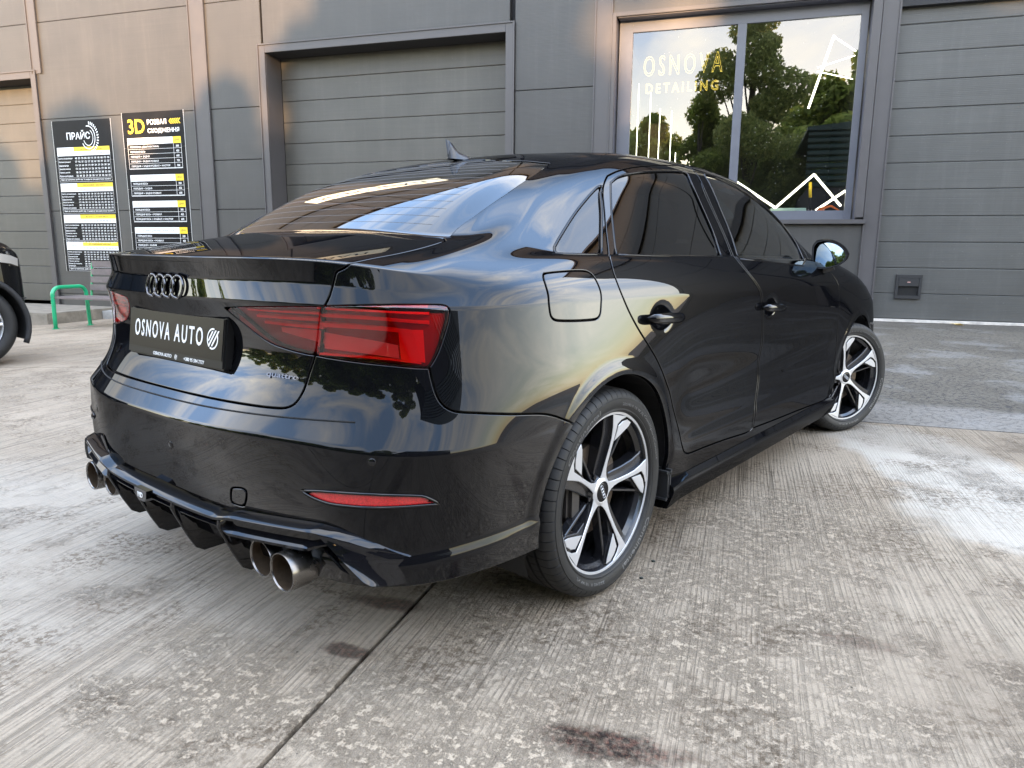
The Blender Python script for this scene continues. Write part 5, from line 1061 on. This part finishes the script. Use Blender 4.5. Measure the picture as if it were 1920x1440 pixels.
# --- tail lamps: lens over a built-up housing
def lamp(kind, parent, flip):
    A, F = cut((kind,), (), .0015); Am = A.copy(); V, Nn = Am[:, :3]-nrmlz(Am[:, 3:6])*.0005, nrmlz(Am[:, 3:6])
    V, Nn, FF = edge_skirt(np.concatenate([V, Nn, A[:, 6:]], 1), F, roll=.001, drop=.001, depth=.012)
    if flip: V, Nn, FF = mirrored(V, Nn, FF)
    lens = mk('lamp_lens', V, FF, LENS, parent, nrm=Nn)
    # housing behind
    B = A.copy(); B[:, :3] -= nrmlz(A[:, 3:6])*.024
    # lift the rim of the housing to the lens
    v2, n2 = B[:, :3], nrmlz(B[:, 3:6]); f2 = F
    if flip: v2, n2, f2 = mirrored(v2, n2, f2)
    mk('lamp_housing', v2, f2, LAMPDARK, parent, nrm=n2)
    return lens
def strip(uv0, uv1, dv0, dv1, d0, d1, n=24, mat_=None, name='light_guide', parent=None, flip=0, bulge=0):
    """bar running inside a lamp between two (u,v) ends, dv tall, from depth d0 (front) to d1"""
    V = []; F = []
    for k in range(n+1):
        t = k/n; u = uv0[0]*(1-t)+uv1[0]*t; v = uv0[1]*(1-t)+uv1[1]*t+bulge*math.sin(math.pi*t); h = dv0*(1-t)+dv1*t
        for vv, dd in ((v-h/2, d1), (v-h/2, d0), (v+h/2, d0), (v+h/2, d1)):
            p, nn = on_skin(u, vv); q = p-nn*dd; V.append((q[0], q[1]*(-1 if flip else 1), q[2]))
    for k in range(n):
        for i in range(3): F.append((4*k+i, 4*k+i+1, 4*k+i+5, 4*k+i+4))
    F += [(0, 1, 2, 3), (4*n+3, 4*n+2, 4*n+1, 4*n)]
    return mk(name, V, F, mat_, parent)
def uvr(poly): P = np.array(PANEL[poly]); return P[:, 0].min(), P[:, 0].max(), P[:, 1].min(), P[:, 1].max()
lo_ = uvr('lamp_outer'); li_ = uvr('lamp_inner')
for flip in (0, 1):
    L1 = lamp('lamp_outer', shell, flip); L2 = lamp('lamp_inner', lid, flip)
    u0, u1, v0, v1 = lo_; H_ = v1-v0; W_ = u1-u0
    # outer lamp: two long guides, a red return down the outside, a pale block at the lower inside
    strip((u0+.015, v1-.020), (u1-.045, v1-.020), .005, .005, .010, .024, mat_=LAMPRED, parent=L1, flip=flip)
    strip((u0+.015, v1-.038), (u1-.045, v1-.040), .008, .008, .012, .024, mat_=LAMPRED, parent=L1, flip=flip)
    strip((u0+.015, v1-.060), (u1-.090, v1-.064), .010, .010, .008, .024, mat_=LAMPRED, parent=L1, flip=flip)
    strip((u0+.010, v0+.046), (u1-.125, v0+.030), .036, .030, .020, .024, mat_=LAMPCLR, name='lamp_reflector', parent=L1, flip=flip)
    strip((u1-.120, v0+.048), (u1-.060, v0+.050), .070, .075, .016, .024, mat_=LAMPRED, parent=L1, flip=flip)
    strip((u0+.005, v0+.018), (u1-.07, v0+.010), .004, .004, .006, .024, mat_=LAMPRED, name='lamp_rib', parent=L1, flip=flip)
    u0, u1, v0, v1 = li_
    strip((u0+.070, v1-.024), (u1-.012, v1-.020), .004, .005, .010, .024, mat_=LAMPRED, parent=L2, flip=flip)
    strip((u0+.090, v1-.040), (u1-.012, v1-.036), .006, .008, .012, .024, mat_=LAMPRED, parent=L2, flip=flip)
    strip((u0+.115, v1-.052), (u1-.010, v1-.054), .006, .008, .008, .024, mat_=LAMPRED, parent=L2, flip=flip)
    strip((u1-.150, v1-.070), (u1-.020, v1-.078), .010, .030, .020, .024, mat_=LAMPCLR, name='lamp_reflector', parent=L2, flip=flip)
    # bumper reflector
    A, F = cut(('reflector',), (), .003); B = A.copy(); B[:, :3] -= nrmlz(A[:, 3:6])*.003; V, Nn, FF = edge_skirt(B, F, roll=.001, drop=.001, depth=.02)
    if flip: V, Nn, FF = mirrored(V, Nn, FF)
    mk('bumper_reflector', V, FF, REFL, bump, nrm=Nn)
    Q = edge_line(PD['reflector'], 0)*np.array([1, 1-2*flip, 1]); Q = Q[::2]
    MB().tube(Q, .0035, 8, closed=True).build('reflector_bezel', GLOSSBLK, bump, smooth=True)
# sensors
for y_, z_ in ((-.735, .565), (-.13, .528), (.44, .53)):
    p, n = skin_at(y=y_, z=z_); e = Vector(n).to_track_quat('Z', 'Y').to_matrix()
    m = MB(); m.lathe([(.0, .0012), (.0085, .0012), (.0095, .0002), (.0100, -.0015), (.0108, -.0015), (.0115, .0006), (.0122, -.001)], 28, axis='z')
    V = [Vector(p)+e@Vector(v) for v in m.V]; mk('parking_sensor', V, m.F, CHROMEBLK if 0 else GLOSSBLK, bump, smooth=True)
# four rings on the boot lid
c0, n0 = skin_at(y=-.022, z=.925); ex = Vector((0, -1, 0)); nn_ = Vector((-1, 0, .0)); ez = Vector((.03, 0, 1)).normalized()
m = MB()
for i in range(4):
    cy = -.030+(1.5-i)*.0445; pts = []
    for a in np.linspace(0, 2*math.pi, 40, endpoint=False):
        yy = cy+.0285*math.cos(a); zz = .9245+.0285*math.sin(a); p, n = skin_at(y=yy if abs(yy) > 1e-4 else -1e-3, z=zz); pts.append((p[0]-.006, yy, zz))
    # flat-faced ring
    m.tube(pts, .0038, 10, closed=True)
m.build('emblem_rings', CHROMEBLK, lid, smooth=True)
# number plate with holder: tilted with the panel
pc = Vector((-.838, .004, .788)); ey = Vector((0, -1, 0)); eu = Vector((.14, 0, 1)).normalized(); eo = ey.cross(eu)
if eo.x > 0: eo = -eo
def pl_geo(V): return [pc+ey*v[0]+eu*v[1]+eo*v[2] for v in V]
m = MB(); m.box(-.264, .264, -.067, .067, -.024, .004, .005); plate = mk('plate_holder', pl_geo(m.V), m.F, mat('plate_frame', (.008, .008, .008), .4, spec=.2), lid); sharp(plate, 30)
m = MB(); m.box(-.256, .256, -.0435, .0605, .0045, .0058, .0005); mk('number_plate', pl_geo(m.V), m.F, mat('plate_black', (.006, .006, .007), .3, spec=.12), plate)
for body, x_, y_, w_, h_ in (('OSNOVA', -.118, .010, .206, .048), ('AUTO', .085, .010, .150, .048)):
    A, F = fit_text(body, w_, h_, .0004, spacing=1.35, bold=.012); mk('plate_lettering', pl_geo(A+np.array([x_, y_, .0063])), F, WHITE, plate)
for body, x_, w_, h_ in (('OSNOVA AUTO', -.055, .105, .0095), ('+380 95 594 7777', .118, .105, .0095)):
    A, F = fit_text(body, w_, h_, .0003, bold=.01); mk('plate_lettering', pl_geo(A+np.array([x_, -.0555, .0045])), F, WHITE, plate)
def round_logo(r, x_, y_, z_):
    """ring open at two places with slanting bars inside"""
    m = MB()
    def arc(a0, a1):
        n = 18; ps = []
        for k in range(n+1): a = math.radians(a0+(a1-a0)*k/n); ps.append((math.cos(a), math.sin(a)))
        poly = [(x_+p[0]*r, y_+p[1]*r) for p in ps]+[(x_+p[0]*r*.84, y_+p[1]*r*.84) for p in ps[::-1]]
        b = len(m.V); m.V += [(q[0], q[1], z_) for q in poly]; k2 = len(ps)
        for i in range(k2-1): m.F.append((b+i, b+i+1, b+2*k2-2-i, b+2*k2-1-i)); m.M.append(0)
    arc(75, 235); arc(-115, 30)
    for off, l0, l1 in ((-.42, -.62, .62), (-.05, -.82, 1.05), (.36, -.60, 1.35)):
        d = Vector((.62, .78)); pnl = Vector((-.78, .62)); a = [d*l0+pnl*(-off-.10), d*l1+pnl*(-off-.06), d*(l1-.15)+pnl*(-off+.14), d*l0+pnl*(-off+.10)]
        m.add([(x_+q.x*r, y_+q.y*r, z_+.0001) for q in a], [(0, 1, 2, 3)])
    return m
m = round_logo(.027, .208, .009, .0063); mk('plate_emblem', pl_geo(m.V), m.F, WHITE, plate)
m = round_logo(.007, .022, -.0555, .0048); mk('plate_emblem', pl_geo(m.V), m.F, WHITE, plate)
# badges
A, F = fit_text('quattro', .100, .014, .0015, bold=.02)
V = []
for x_, y_, z_ in A:
    p, n = skin_at(y=-.445-x_, z=.724+y_-x_*.02); V.append(p+n*(z_+.0015))
mk('quattro_badge', V, F, CHROMEBLK, lid)
A, F = fit_text('A3', .055, .026, .0015, bold=.02); V = []
for x_, y_, z_ in A:
    p, n = skin_at(y=.43-x_, z=.715+y_); V.append(p+n*(z_+.0015))
mk('model_badge', V, F, CHROMEBLK, lid)
# rear window heater lines and printed border
for k in range(15):
    v_ = rv['H']+.045+k*.037
    us = np.linspace(0, min(tu[2]+.04, .52), 40); L_ = edge_line(np.stack([us, np.full(40, v_)], 1), -.0022); L_ = np.concatenate([L_[::-1]*np.array([1, -1, 1]), L_[1:]])
    V = [q for p_ in L_ for q in ((p_[0], p_[1], p_[2]-.0007), (p_[0]+.0008, p_[1], p_[2]+.0005))]; mk('heater_line', V, [(2*i, 2*i+2, 2*i+3, 2*i+1) for i in range(len(L_)-1)], mat('heater_print', (.035, .028, .022), .5), rg)
us = np.linspace(0, .66, 60); L_ = edge_line(np.stack([us, np.full(60, rv['D']-.030)], 1), .0006); L_ = np.concatenate([L_[::-1]*np.array([1, -1, 1]), L_[1:]]); MB().tube(L_, .0022, 6).build('bumper_step', DARKIN, bump, smooth=True)
# antenna fin
m = MB(); b = []
for t, (xb, w_, zt) in enumerate(((.185, .001, .0), (.20, .012, .050), (.215, .016, .046), (.245, .020, .020), (.29, .019, .010), (.325, .014, .004), (.345, .002, .0))):
    pass
sec = [(.222, .002, .004), (.231, .014, .068), (.247, .019, .060), (.272, .024, .032), (.305, .026, .022), (.345, .021, .014), (.368, .004, .003)]
V = []; F = []; n = 9
def roofz(x_):
    P = SP_.reshape(-1, 3); m_ = (np.abs(P[:, 1]) < .02) & (P[:, 2] > 1.0); i = np.abs(P[m_][:, 0]-x_).argmin(); return P[m_][i, 2]
zr = roofz(.30)-.004
for x_, w_, h_ in sec:
    for k in range(n):
        a = math.pi*k/(n-1); V.append((x_-(.02 if math.sin(a) > .99 and h_ > .04 else 0), w_*math.cos(a)*(1-.55*math.sin(a) if h_ > .03 else 1), zr+max(.0, math.sin(a)**1.5)*h_+.0))
for i in range(len(sec)-1):
    for k in range(n-1): F.append((i*n+k, i*n+k+1, (i+1)*n+k+1, (i+1)*n+k))
F += [tuple(range(n))[::-1]]; mk('roof_aerial', V, F, mat('aerial_plastic', (.012, .012, .014), .3, coat=.3), shell, smooth=True)
# door handles
for (hx, hz), par, xo in ((HANDLES[0], rdoor, 0), (HANDLES[1], fdoor, 0)):
    for s_, o in ((-1, par[0]), (1, par[1])):
        p, n = skin_at(x=hx-.10, z=hz+.004); q, n2 = skin_at(x=hx+.10, z=hz); yb = -(abs(p[1])+abs(q[1]))/2
        pts = [(hx-.112+.224*t, yb-.008-.026*math.sin(math.pi*min(1, max(0, t*1.0)))**.45, hz+.004-.010*t) for t in np.linspace(0, 1, 15)]
        m = MB(); V = []; F = []; n_ = 12
        for i, pt in enumerate(pts):
            t = i/14; hh = .0165*(1-.5*abs(2*t-1)**6)*(.4 if i in (0, 14) else 1); ww = .010*(.5 if i in (0, 14) else 1)
            for k in range(n_): a = 2*math.pi*k/n_; V.append((pt[0], (pt[1]+ww*math.cos(a))*-s_*1.0 if s_ > 0 else pt[1]+ww*math.cos(a), pt[2]+hh*math.sin(a)))
        for i in range(14):
            for k in range(n_): F.append((i*n_+k, i*n_+(k+1) % n_, (i+1)*n_+(k+1) % n_, (i+1)*n_+k))
        F += [tuple(range(n_))[::-1], tuple(range(14*n_, 15*n_))]
        mk('door_handle', V, F, PAINT, o, smooth=True)
# side skirts
for s_ in (-1, 1):
    V = []; F = []; xs = np.linspace(.355, 2.27, 60)
    for x_ in xs:
        e = min(1, (x_-.355)/.05); f = 1.0; zt = .262-.0*x_
        fl = .012*math.exp(-((x_-.36)/.08)**2)
        for y_, z_ in ((.835, zt+.004), (.872, zt), (.889+fl, zt-.012), (.893+fl, zt-.022), (.893+fl, zt-.030), (.884+fl, zt-.055), (.872+fl, zt-.085), (.868+fl, zt-.092), (.84, zt-.094), (.78, zt-.08)): V.append((x_, s_*y_, z_))
    k_ = 10
    for i in range(len(xs)-1):
        for k in range(k_-1): F.append((i*k_+k, i*k_+k+1, (i+1)*k_+k+1, (i+1)*k_+k))
    F += [tuple(range(k_)), tuple(range((len(xs)-1)*k_, len(xs)*k_))[::-1]]
    o = mk('side_skirt', V, F, PAINT, car); sharp(o, 28)
    # mud flap behind the arch
    m = MB(); m.box(.340, .362, s_*.80, s_*.880, .213, .30, .008); m.build('mud_guard', MATBLK, shell, auto=30)
# mirrors
for s_ in (-1, 1):
    V = []; F = []; out = [(-.018, -.052), (-.022, .040), (-.008, .066), (.030, .074), (.075, .062), (.115, .034), (.135, .002), (.128, -.022), (.100, -.046), (.050, -.062), (.005, -.064)]
    base = Vector((1.90, -.842, 1.010)); rings_ = [(-.002, 1.0), (.010, 1.03), (.045, .99), (.085, .80), (.11, .5), (.118, .15)]
    n_ = 44; oc = densify([(a, b) for a, b in out], 4)
    cen = oc.mean(0)
    for d, sc_ in rings_:
        for a, b in oc: V.append((base.x+d+(a-cen[0])*.10, s_*-(base.y-(cen[0]+(a-cen[0])*sc_)), base.z+cen[1]+(b-cen[1])*sc_+d*.1))
    n_ = len(oc)
    for i in range(len(rings_)-1):
        for k in range(n_): F.append((i*n_+k, i*n_+(k+1) % n_, (i+1)*n_+(k+1) % n_, (i+1)*n_+k))
    F.append(tuple(range((len(rings_)-1)*n_, len(rings_)*n_)))
    V = [(x_, y_*1, z_) for x_, y_, z_ in V]
    mir = mk('door_mirror', V, F, PAINT, car); bm = bmesh.new(); bm.from_mesh(mir.data); bmesh.ops.recalc_face_normals(bm, faces=bm.faces[:]); bm.to_mesh(mir.data); bm.free(); sharp(mir, 40)
    g = []; gf = []; nr = 7
    for ri in range(nr):
        q_ = ri/(nr-1)
        for a, b in oc:
            da, db = (a-cen[0])*.91*q_, (b-cen[1])*.89*q_
            g.append((base.x+.008+(da*da+db*db)*.45+db*.145, -s_*(base.y-(cen[0]+da)), base.z+cen[1]+db))
    for ri in range(nr-1):
        for k in range(n_): q4 = (ri*n_+k, ri*n_+(k+1) % n_, (ri+1)*n_+(k+1) % n_, (ri+1)*n_+k); gf.append(q4 if s_ < 0 else q4[::-1])
    mg = mk('mirror_glass', g, gf, MIRR, mir, smooth=True)
    bm = bmesh.new(); bm.from_mesh(mg.data); bmesh.ops.remove_doubles(bm, verts=bm.verts[:], dist=1e-5); bmesh.ops.recalc_face_normals(bm, faces=bm.faces[:]); bm.to_mesh(mg.data); bm.free()
    m = MB(); m.add([(base.x+.001+(a-cen[0])*.10, -s_*(base.y-(cen[0]+(a-cen[0])*sc2)), base.z+cen[1]+(b-cen[1])*sc2) for sc2 in (.90, 1.0) for a, b in oc], [(k, (k+1) % n_, n_+(k+1) % n_, n_+k) for k in range(n_)]); m.build('mirror_rim', MATBLK, mir)
    m = MB(); m.tube([(1.96, s_*.83, .925), (1.955, s_*.86, .945), (1.95, s_*.90, .965)], [.035, .024, .028], 12); m.build('mirror_foot', GLOSSBLK, mir, smooth=True)
# exhaust tips
for y_, in ((-.545,), (-.440,), (.440,), (.545,)):
    m = MB(); c_ = (0, y_, .290); m.m = 0
    m.lathe([(.0485, -.07+0), (.0485, .0)], 40, axis='x', c=(-.845+.12, y_, .293))
    m = MB(); x0 = (-.905 if abs(y_) > .5 else -.893)+(.022 if y_ > 0 else .006)
    m.m = 0; m.lathe([(.0425, .004), (.0440, .0005), (.0460, .0), (.0470, .003), (.0475, .02), (.0478, .10), (.0478, .22)], 48, axis='x', c=(x0, y_, .291))
    m.m = 1; m.lathe([(.0425, .004), (.0425, .10), (.0400, .11), (.0, .112)], 48, axis='x', c=(x0, y_, .291))
    m.build('exhaust_tip', None, car, mats=[STEEL, SOOT], auto=45)
# diffuser: blade that follows the foot of the bumper
_sl = []
for i in range(0, int((SK.uq < SK.tu[5]).sum()), 2):
    zz_ = SP_[i, :40, 2]; j = int(np.abs(zz_-.375).argmin()); _sl.append((-SP_[i, j, 1], SP_[i, j, 0]))
_sl = sorted(_sl)
def plan(y_):
    """x of the bumper foot at half width y"""
    return float(np.interp(abs(y_), [q[0] for q in _sl], [q[1] for q in _sl]))
ys = np.concatenate([np.linspace(-.785, -.60, 22), np.linspace(-.585, .585, 70), np.linspace(.60, .785, 22)])
def zb(y_): return float(np.interp(abs(y_), [0, .30, .36, .50, .62, .66, .70, .74, .785], [.374, .374, .388, .394, .400, .396, .386, .368, .338]))
def prot_(a): return float(np.interp(a, [0, .30, .36, .60, .66, .74, .785], [.028, .028, .036, .036, .030, .014, -.012]))
def low_(a): return float(np.interp(a, [0, .30, .35, .60, .66, .785], [.012, .012, .036, .036, .008, .0]))
V = []; F = []
for y_ in ys:
    a = abs(y_); x_ = plan(y_); z_ = zb(y_); pr_ = prot_(a); lw_ = low_(a)
    for dx_, dz_ in ((.05, .014), (-.002, .010*min(1, max(0, (.785-a)/.1))), (-pr_+.004, .001), (-pr_, -.003), (-pr_+.001, -.010), (-pr_+.020, -.012), (-pr_+.022, -.012-lw_*.5), (-pr_+.004, -.014-lw_*.85), (-pr_+.006, -.016-lw_), (.05, -.012-lw_)): V.append((x_+dx_, y_, z_+dz_))
k_ = 10
for i in range(len(ys)-1):
    for k in range(k_-1): F.append((i*k_+k, i*k_+k+1, (i+1)*k_+k+1, (i+1)*k_+k))
F += [tuple(range(k_)), tuple(range((len(ys)-1)*k_, len(ys)*k_))[::-1]]
dif = mk('diffuser', V, F, GLOSSBLK, car); bm = bmesh.new(); bm.from_mesh(dif.data); bmesh.ops.recalc_face_normals(bm, faces=bm.faces[:]); bm.to_mesh(dif.data); bm.free(); sharp(dif, 32)
def fin(y_, pts, th=.010, cant=0):
    m = MB(); n_ = len(pts); c = np.mean(pts, 0); V = []
    for side_, sc_ in ((-th/2, .955), (-th/2+.002, 1), (th/2-.002, 1), (th/2, .955)):
        for a, b in pts: q = c+(np.array([a, b])-c)*sc_; V.append((q[0], y_+side_+cant*(q[1]-.36), q[1]))
    F = [tuple(range(n_))[::-1], tuple(range(3*n_, 4*n_))]+[(r*n_+k, r*n_+(k+1) % n_, (r+1)*n_+(k+1) % n_, (r+1)*n_+k) for r in range(3) for k in range(n_)]
    o = mk('diffuser_fin', V, F, GLOSSBLK, car); bm = bmesh.new(); bm.from_mesh(o.data); bmesh.ops.recalc_face_normals(bm, faces=bm.faces[:]); bm.to_mesh(o.data); bm.free(); return sharp(o, 30)
for y_ in (-.315, -.105, .105, .315):
    x0 = plan(y_)-.028; fin(y_, [(x0, .366), (x0-.003, .350), (x0+.006, .328), (x0+.036, .262), (x0+.056, .224), (x0+.078, .210), (x0+.30, .210), (x0+.30, .38), (x0+.04, .38)], .012)
for s_ in (-1, 1):
    # canted plate beside the pipes, then the broad corner blade
    x0 = plan(.62)-.02; fin(s_*.615, [(x0+.01, .352), (x0+.018, .335), (x0+.030, .305), (x0+.045, .290), (x0+.07, .286), (x0+.24, .290), (x0+.26, .36), (x0+.04, .375)], .012, -s_*.9)
    V = []; F = []
    tops = [.635, .655, .685, .715, .750, .790]; lw = [(.742, .300, -.822), (.750, .287, -.806), (.760, .281, -.782), (.772, .278, -.755), (.785, .275, -.720), (.796, .272, -.685)]
    for ya, (yb_, zb2, xb_) in zip(tops, lw):
        xt = plan(ya)-prot_(ya)-.002; zt_ = zb(ya)-.004
        for t in np.linspace(0, 1, 9): V.append((xt*(1-t)+xb_*t-.002*math.sin(math.pi*t), s_*(ya*(1-t)+yb_*t+.004*math.sin(math.pi*t)), zt_*(1-t)+zb2*t))
    n9 = 9
    for i in range(5):
        for k in range(8): F.append((i*9+k, i*9+k+1, i*9+k+10, i*9+k+9))
    b0 = len(V); V += [(x_+.010, y_-s_*.010, z_) for x_, y_, z_ in V]; F += [tuple(b0+i for i in f)[::-1] for f in F]
    rim = [i*9 for i in range(6)]+[45+k for k in range(1, 9)]+[i*9+8 for i in range(4, -1, -1)]+[k for k in range(7, 0, -1)]
    F += [(rim[i], rim[(i+1) % len(rim)], b0+rim[(i+1) % len(rim)], b0+rim[i]) for i in range(len(rim))]
    o = mk('corner_blade', V, F, GLOSSBLK, car); bm = bmesh.new(); bm.from_mesh(o.data); bmesh.ops.recalc_face_normals(bm, faces=bm.faces[:]); bm.to_mesh(o.data); bm.free(); sharp(o, 40)
m = MB(); x0 = plan(.04)-.036; m.prism([(.005, .375), (.075, .375), (.068, .352), (.055, .342), (.022, .342), (.010, .352)], x0-.006, x0+.03, 'yz'); m.build('diffuser_badge', CHROMEBLK, dif)
A, F = fit_text('MD', .028, .014, .0004, bold=.02); mk('badge_lettering', [(x0-.0068-z_, .041-x_, .359+y_) for x_, y_, z_ in A], F, WHITE, dif)
# cabin
m = MB(); m.box(.62, .70, -.66, .66, .55, 1.02, .03); m.box(.66, 1.15, -.66, .66, .45, .58, .03); m.build('rear_bench_seat', SEAT, car, auto=40)
for s_ in (-1, 1):
    m = MB(); m.box(1.42, 1.54, s_*.40-.24, s_*.40+.24, .50, 1.06, .05); m.box(1.45, 1.95, s_*.40-.25, s_*.40+.25, .42, .56, .05); m.box(1.44, 1.53, s_*.40-.13, s_*.40+.13, 1.08, 1.24, .04); m.build('front_seat', SEAT, car, auto=40)
    m = MB(); m.box(.55, .62, s_*.32-.12, s_*.32+.12, 1.0, 1.13, .03); m.build('head_restraint', SEAT, car, auto=40)
m = MB(); m.box(-.30, .60, -.60, .60, .93, .96, .01); m.build('parcel_shelf', SEAT, car)
m = MB(); m.box(2.05, 2.5, -.68, .68, .70, .95, .05); m.build('dashboard', SEAT, car, auto=40)
m = MB(); m.tube([(1.98+.05*math.sin(a), .40+.18*math.cos(a), .93+.18*math.sin(a)) for a in np.linspace(0, 2*math.pi, 32, endpoint=False)], .014, 8, closed=True); m.build('steering_wheel', SEAT, car, smooth=True)
m = MB(); m.box(-.6, 3.0, -.62, .62, .36, .40); m.build('cabin_floor', DARKIN, car)
V, Nn, F = suv_body(); V2, N2, F2 = both(V, Nn, F); sb = mk('suv_body', V2, F2, PAINT, suv, nrm=N2)
for x_ in (0, -2.75):
    for s_ in (-1, 1):
        m = MB(); m.m = 0; R_ = SUVR; m.lathe([(.27, -.11), (.285, -.125), (.33, -.13), (.37, -.115), (.39, -.08), (R_, -.05), (R_, .05), (.39, .08), (.37, .115), (.33, .13), (.27, .11)], 72)
        w = m.build('suv_tyre', RUBBER, suv, auto=50); m = MB(); m.lathe([(.27, -.10), (.262, -.112), (.255, -.105), (.25, -.05), (.25, .1)], 64)
        for k in range(7):
            a = 2*math.pi*k/7; m.tube([(.05*math.cos(a-.15), -.085, .05*math.sin(a-.15)), (.258*math.cos(a), -.100, .258*math.sin(a))], [.03, .018], 8); m.tube([(.12*math.cos(a+.1), -.085, .12*math.sin(a+.1)), (.258*math.cos(a+.28), -.100, .258*math.sin(a+.28))], [.015, .014], 8)
        m.lathe([(.07, -.06), (.065, -.10), (0, -.11)], 32); m.build('suv_rim', mat('silver_alloy', (.62, .62, .62), .3, metal=.6), w, auto=40)
        m = MB(); m.lathe([(.16, -.03), (.16, 0), (0, 0)], 32); m.build('suv_disc', DISC, w)
        w.location = (x_, s_*.80, R_)
        if s_ > 0: w.rotation_euler = (0, 0, math.pi)
        h = MB(); n = 20; rr = R_*1.16-.006; b0 = 0
        pr = [(x_+rr*math.cos(math.radians(-20+220*k/n)), R_+rr*math.sin(math.radians(-20+220*k/n))) for k in range(n+1)]
        h.add([(a, s_*(.93 if j else .5), c) for a, c in pr for j in (0, 1)], [(2*k, 2*k+1, 2*k+3, 2*k+2) for k in range(n)]); h.add([(a, s_*.5, c) for a, c in pr], [tuple(range(n+1))]); h.build('suv_arch_liner', MATBLK, suv)
        a_ = MB(); a_.tube([(x_+(rr+.012)*math.cos(t_), s_*.935, R_+(rr+.012)*math.sin(t_)) for t_ in np.linspace(-.42, math.pi+.42, 36)], .026, 8); a_.build('arch_flare', MATBLK, suv, smooth=True)
u_ = MB(); u_.box(-3.6, .45, -.45, .45, .32, .5); u_.build('suv_underbody', DARKIN, suv)
for s_ in (-1, 1):
    # headlamp wrapping the corner
    pts = [(.44, .862, 1.005), (.37, .910, 1.035), (.25, .942, 1.060), (.10, .950, 1.075)]; m = MB(); V = []
    for x_, y_, z_ in pts: V += [(x_+.012, s_*(y_+.012), z_), (x_+.010, s_*(y_+.010), z_-.085+(.20-x_)*-.05)]
    V2_ = V+[(a-.05, b-s_*.06, c) for a, b, c in V]; m.add(V2_, [(2*i, 2*i+1, 2*i+3, 2*i+2) for i in range(3)]+[(0, 1, 9, 8), (6, 7, 15, 14)]+[(2*i, 2*i+2, 2*i+10, 2*i+8) for i in range(3)]+[(2*i+1, 2*i+3, 2*i+11, 2*i+9) for i in range(3)]); m.build('suv_headlamp', mat('headlamp_clear', (.55, .52, .48), .12, metal=.5, coat=1), suv, auto=30)
    m = MB(); m.tube([(.53, s_*.72, .62), (.46, s_*.865, .63), (.38, s_*.925, .64)], .006, 6); m.build('bumper_seam', DARKIN, suv)
m = MB(); m.box(.48, .57, -.45, .45, .60, .90, .02); m.build('suv_grille', MATBLK, suv, auto=30)
suv.location = (.205, 6.05+.80+.12, -.105); suv.rotation_euler = (0, 0, 0)
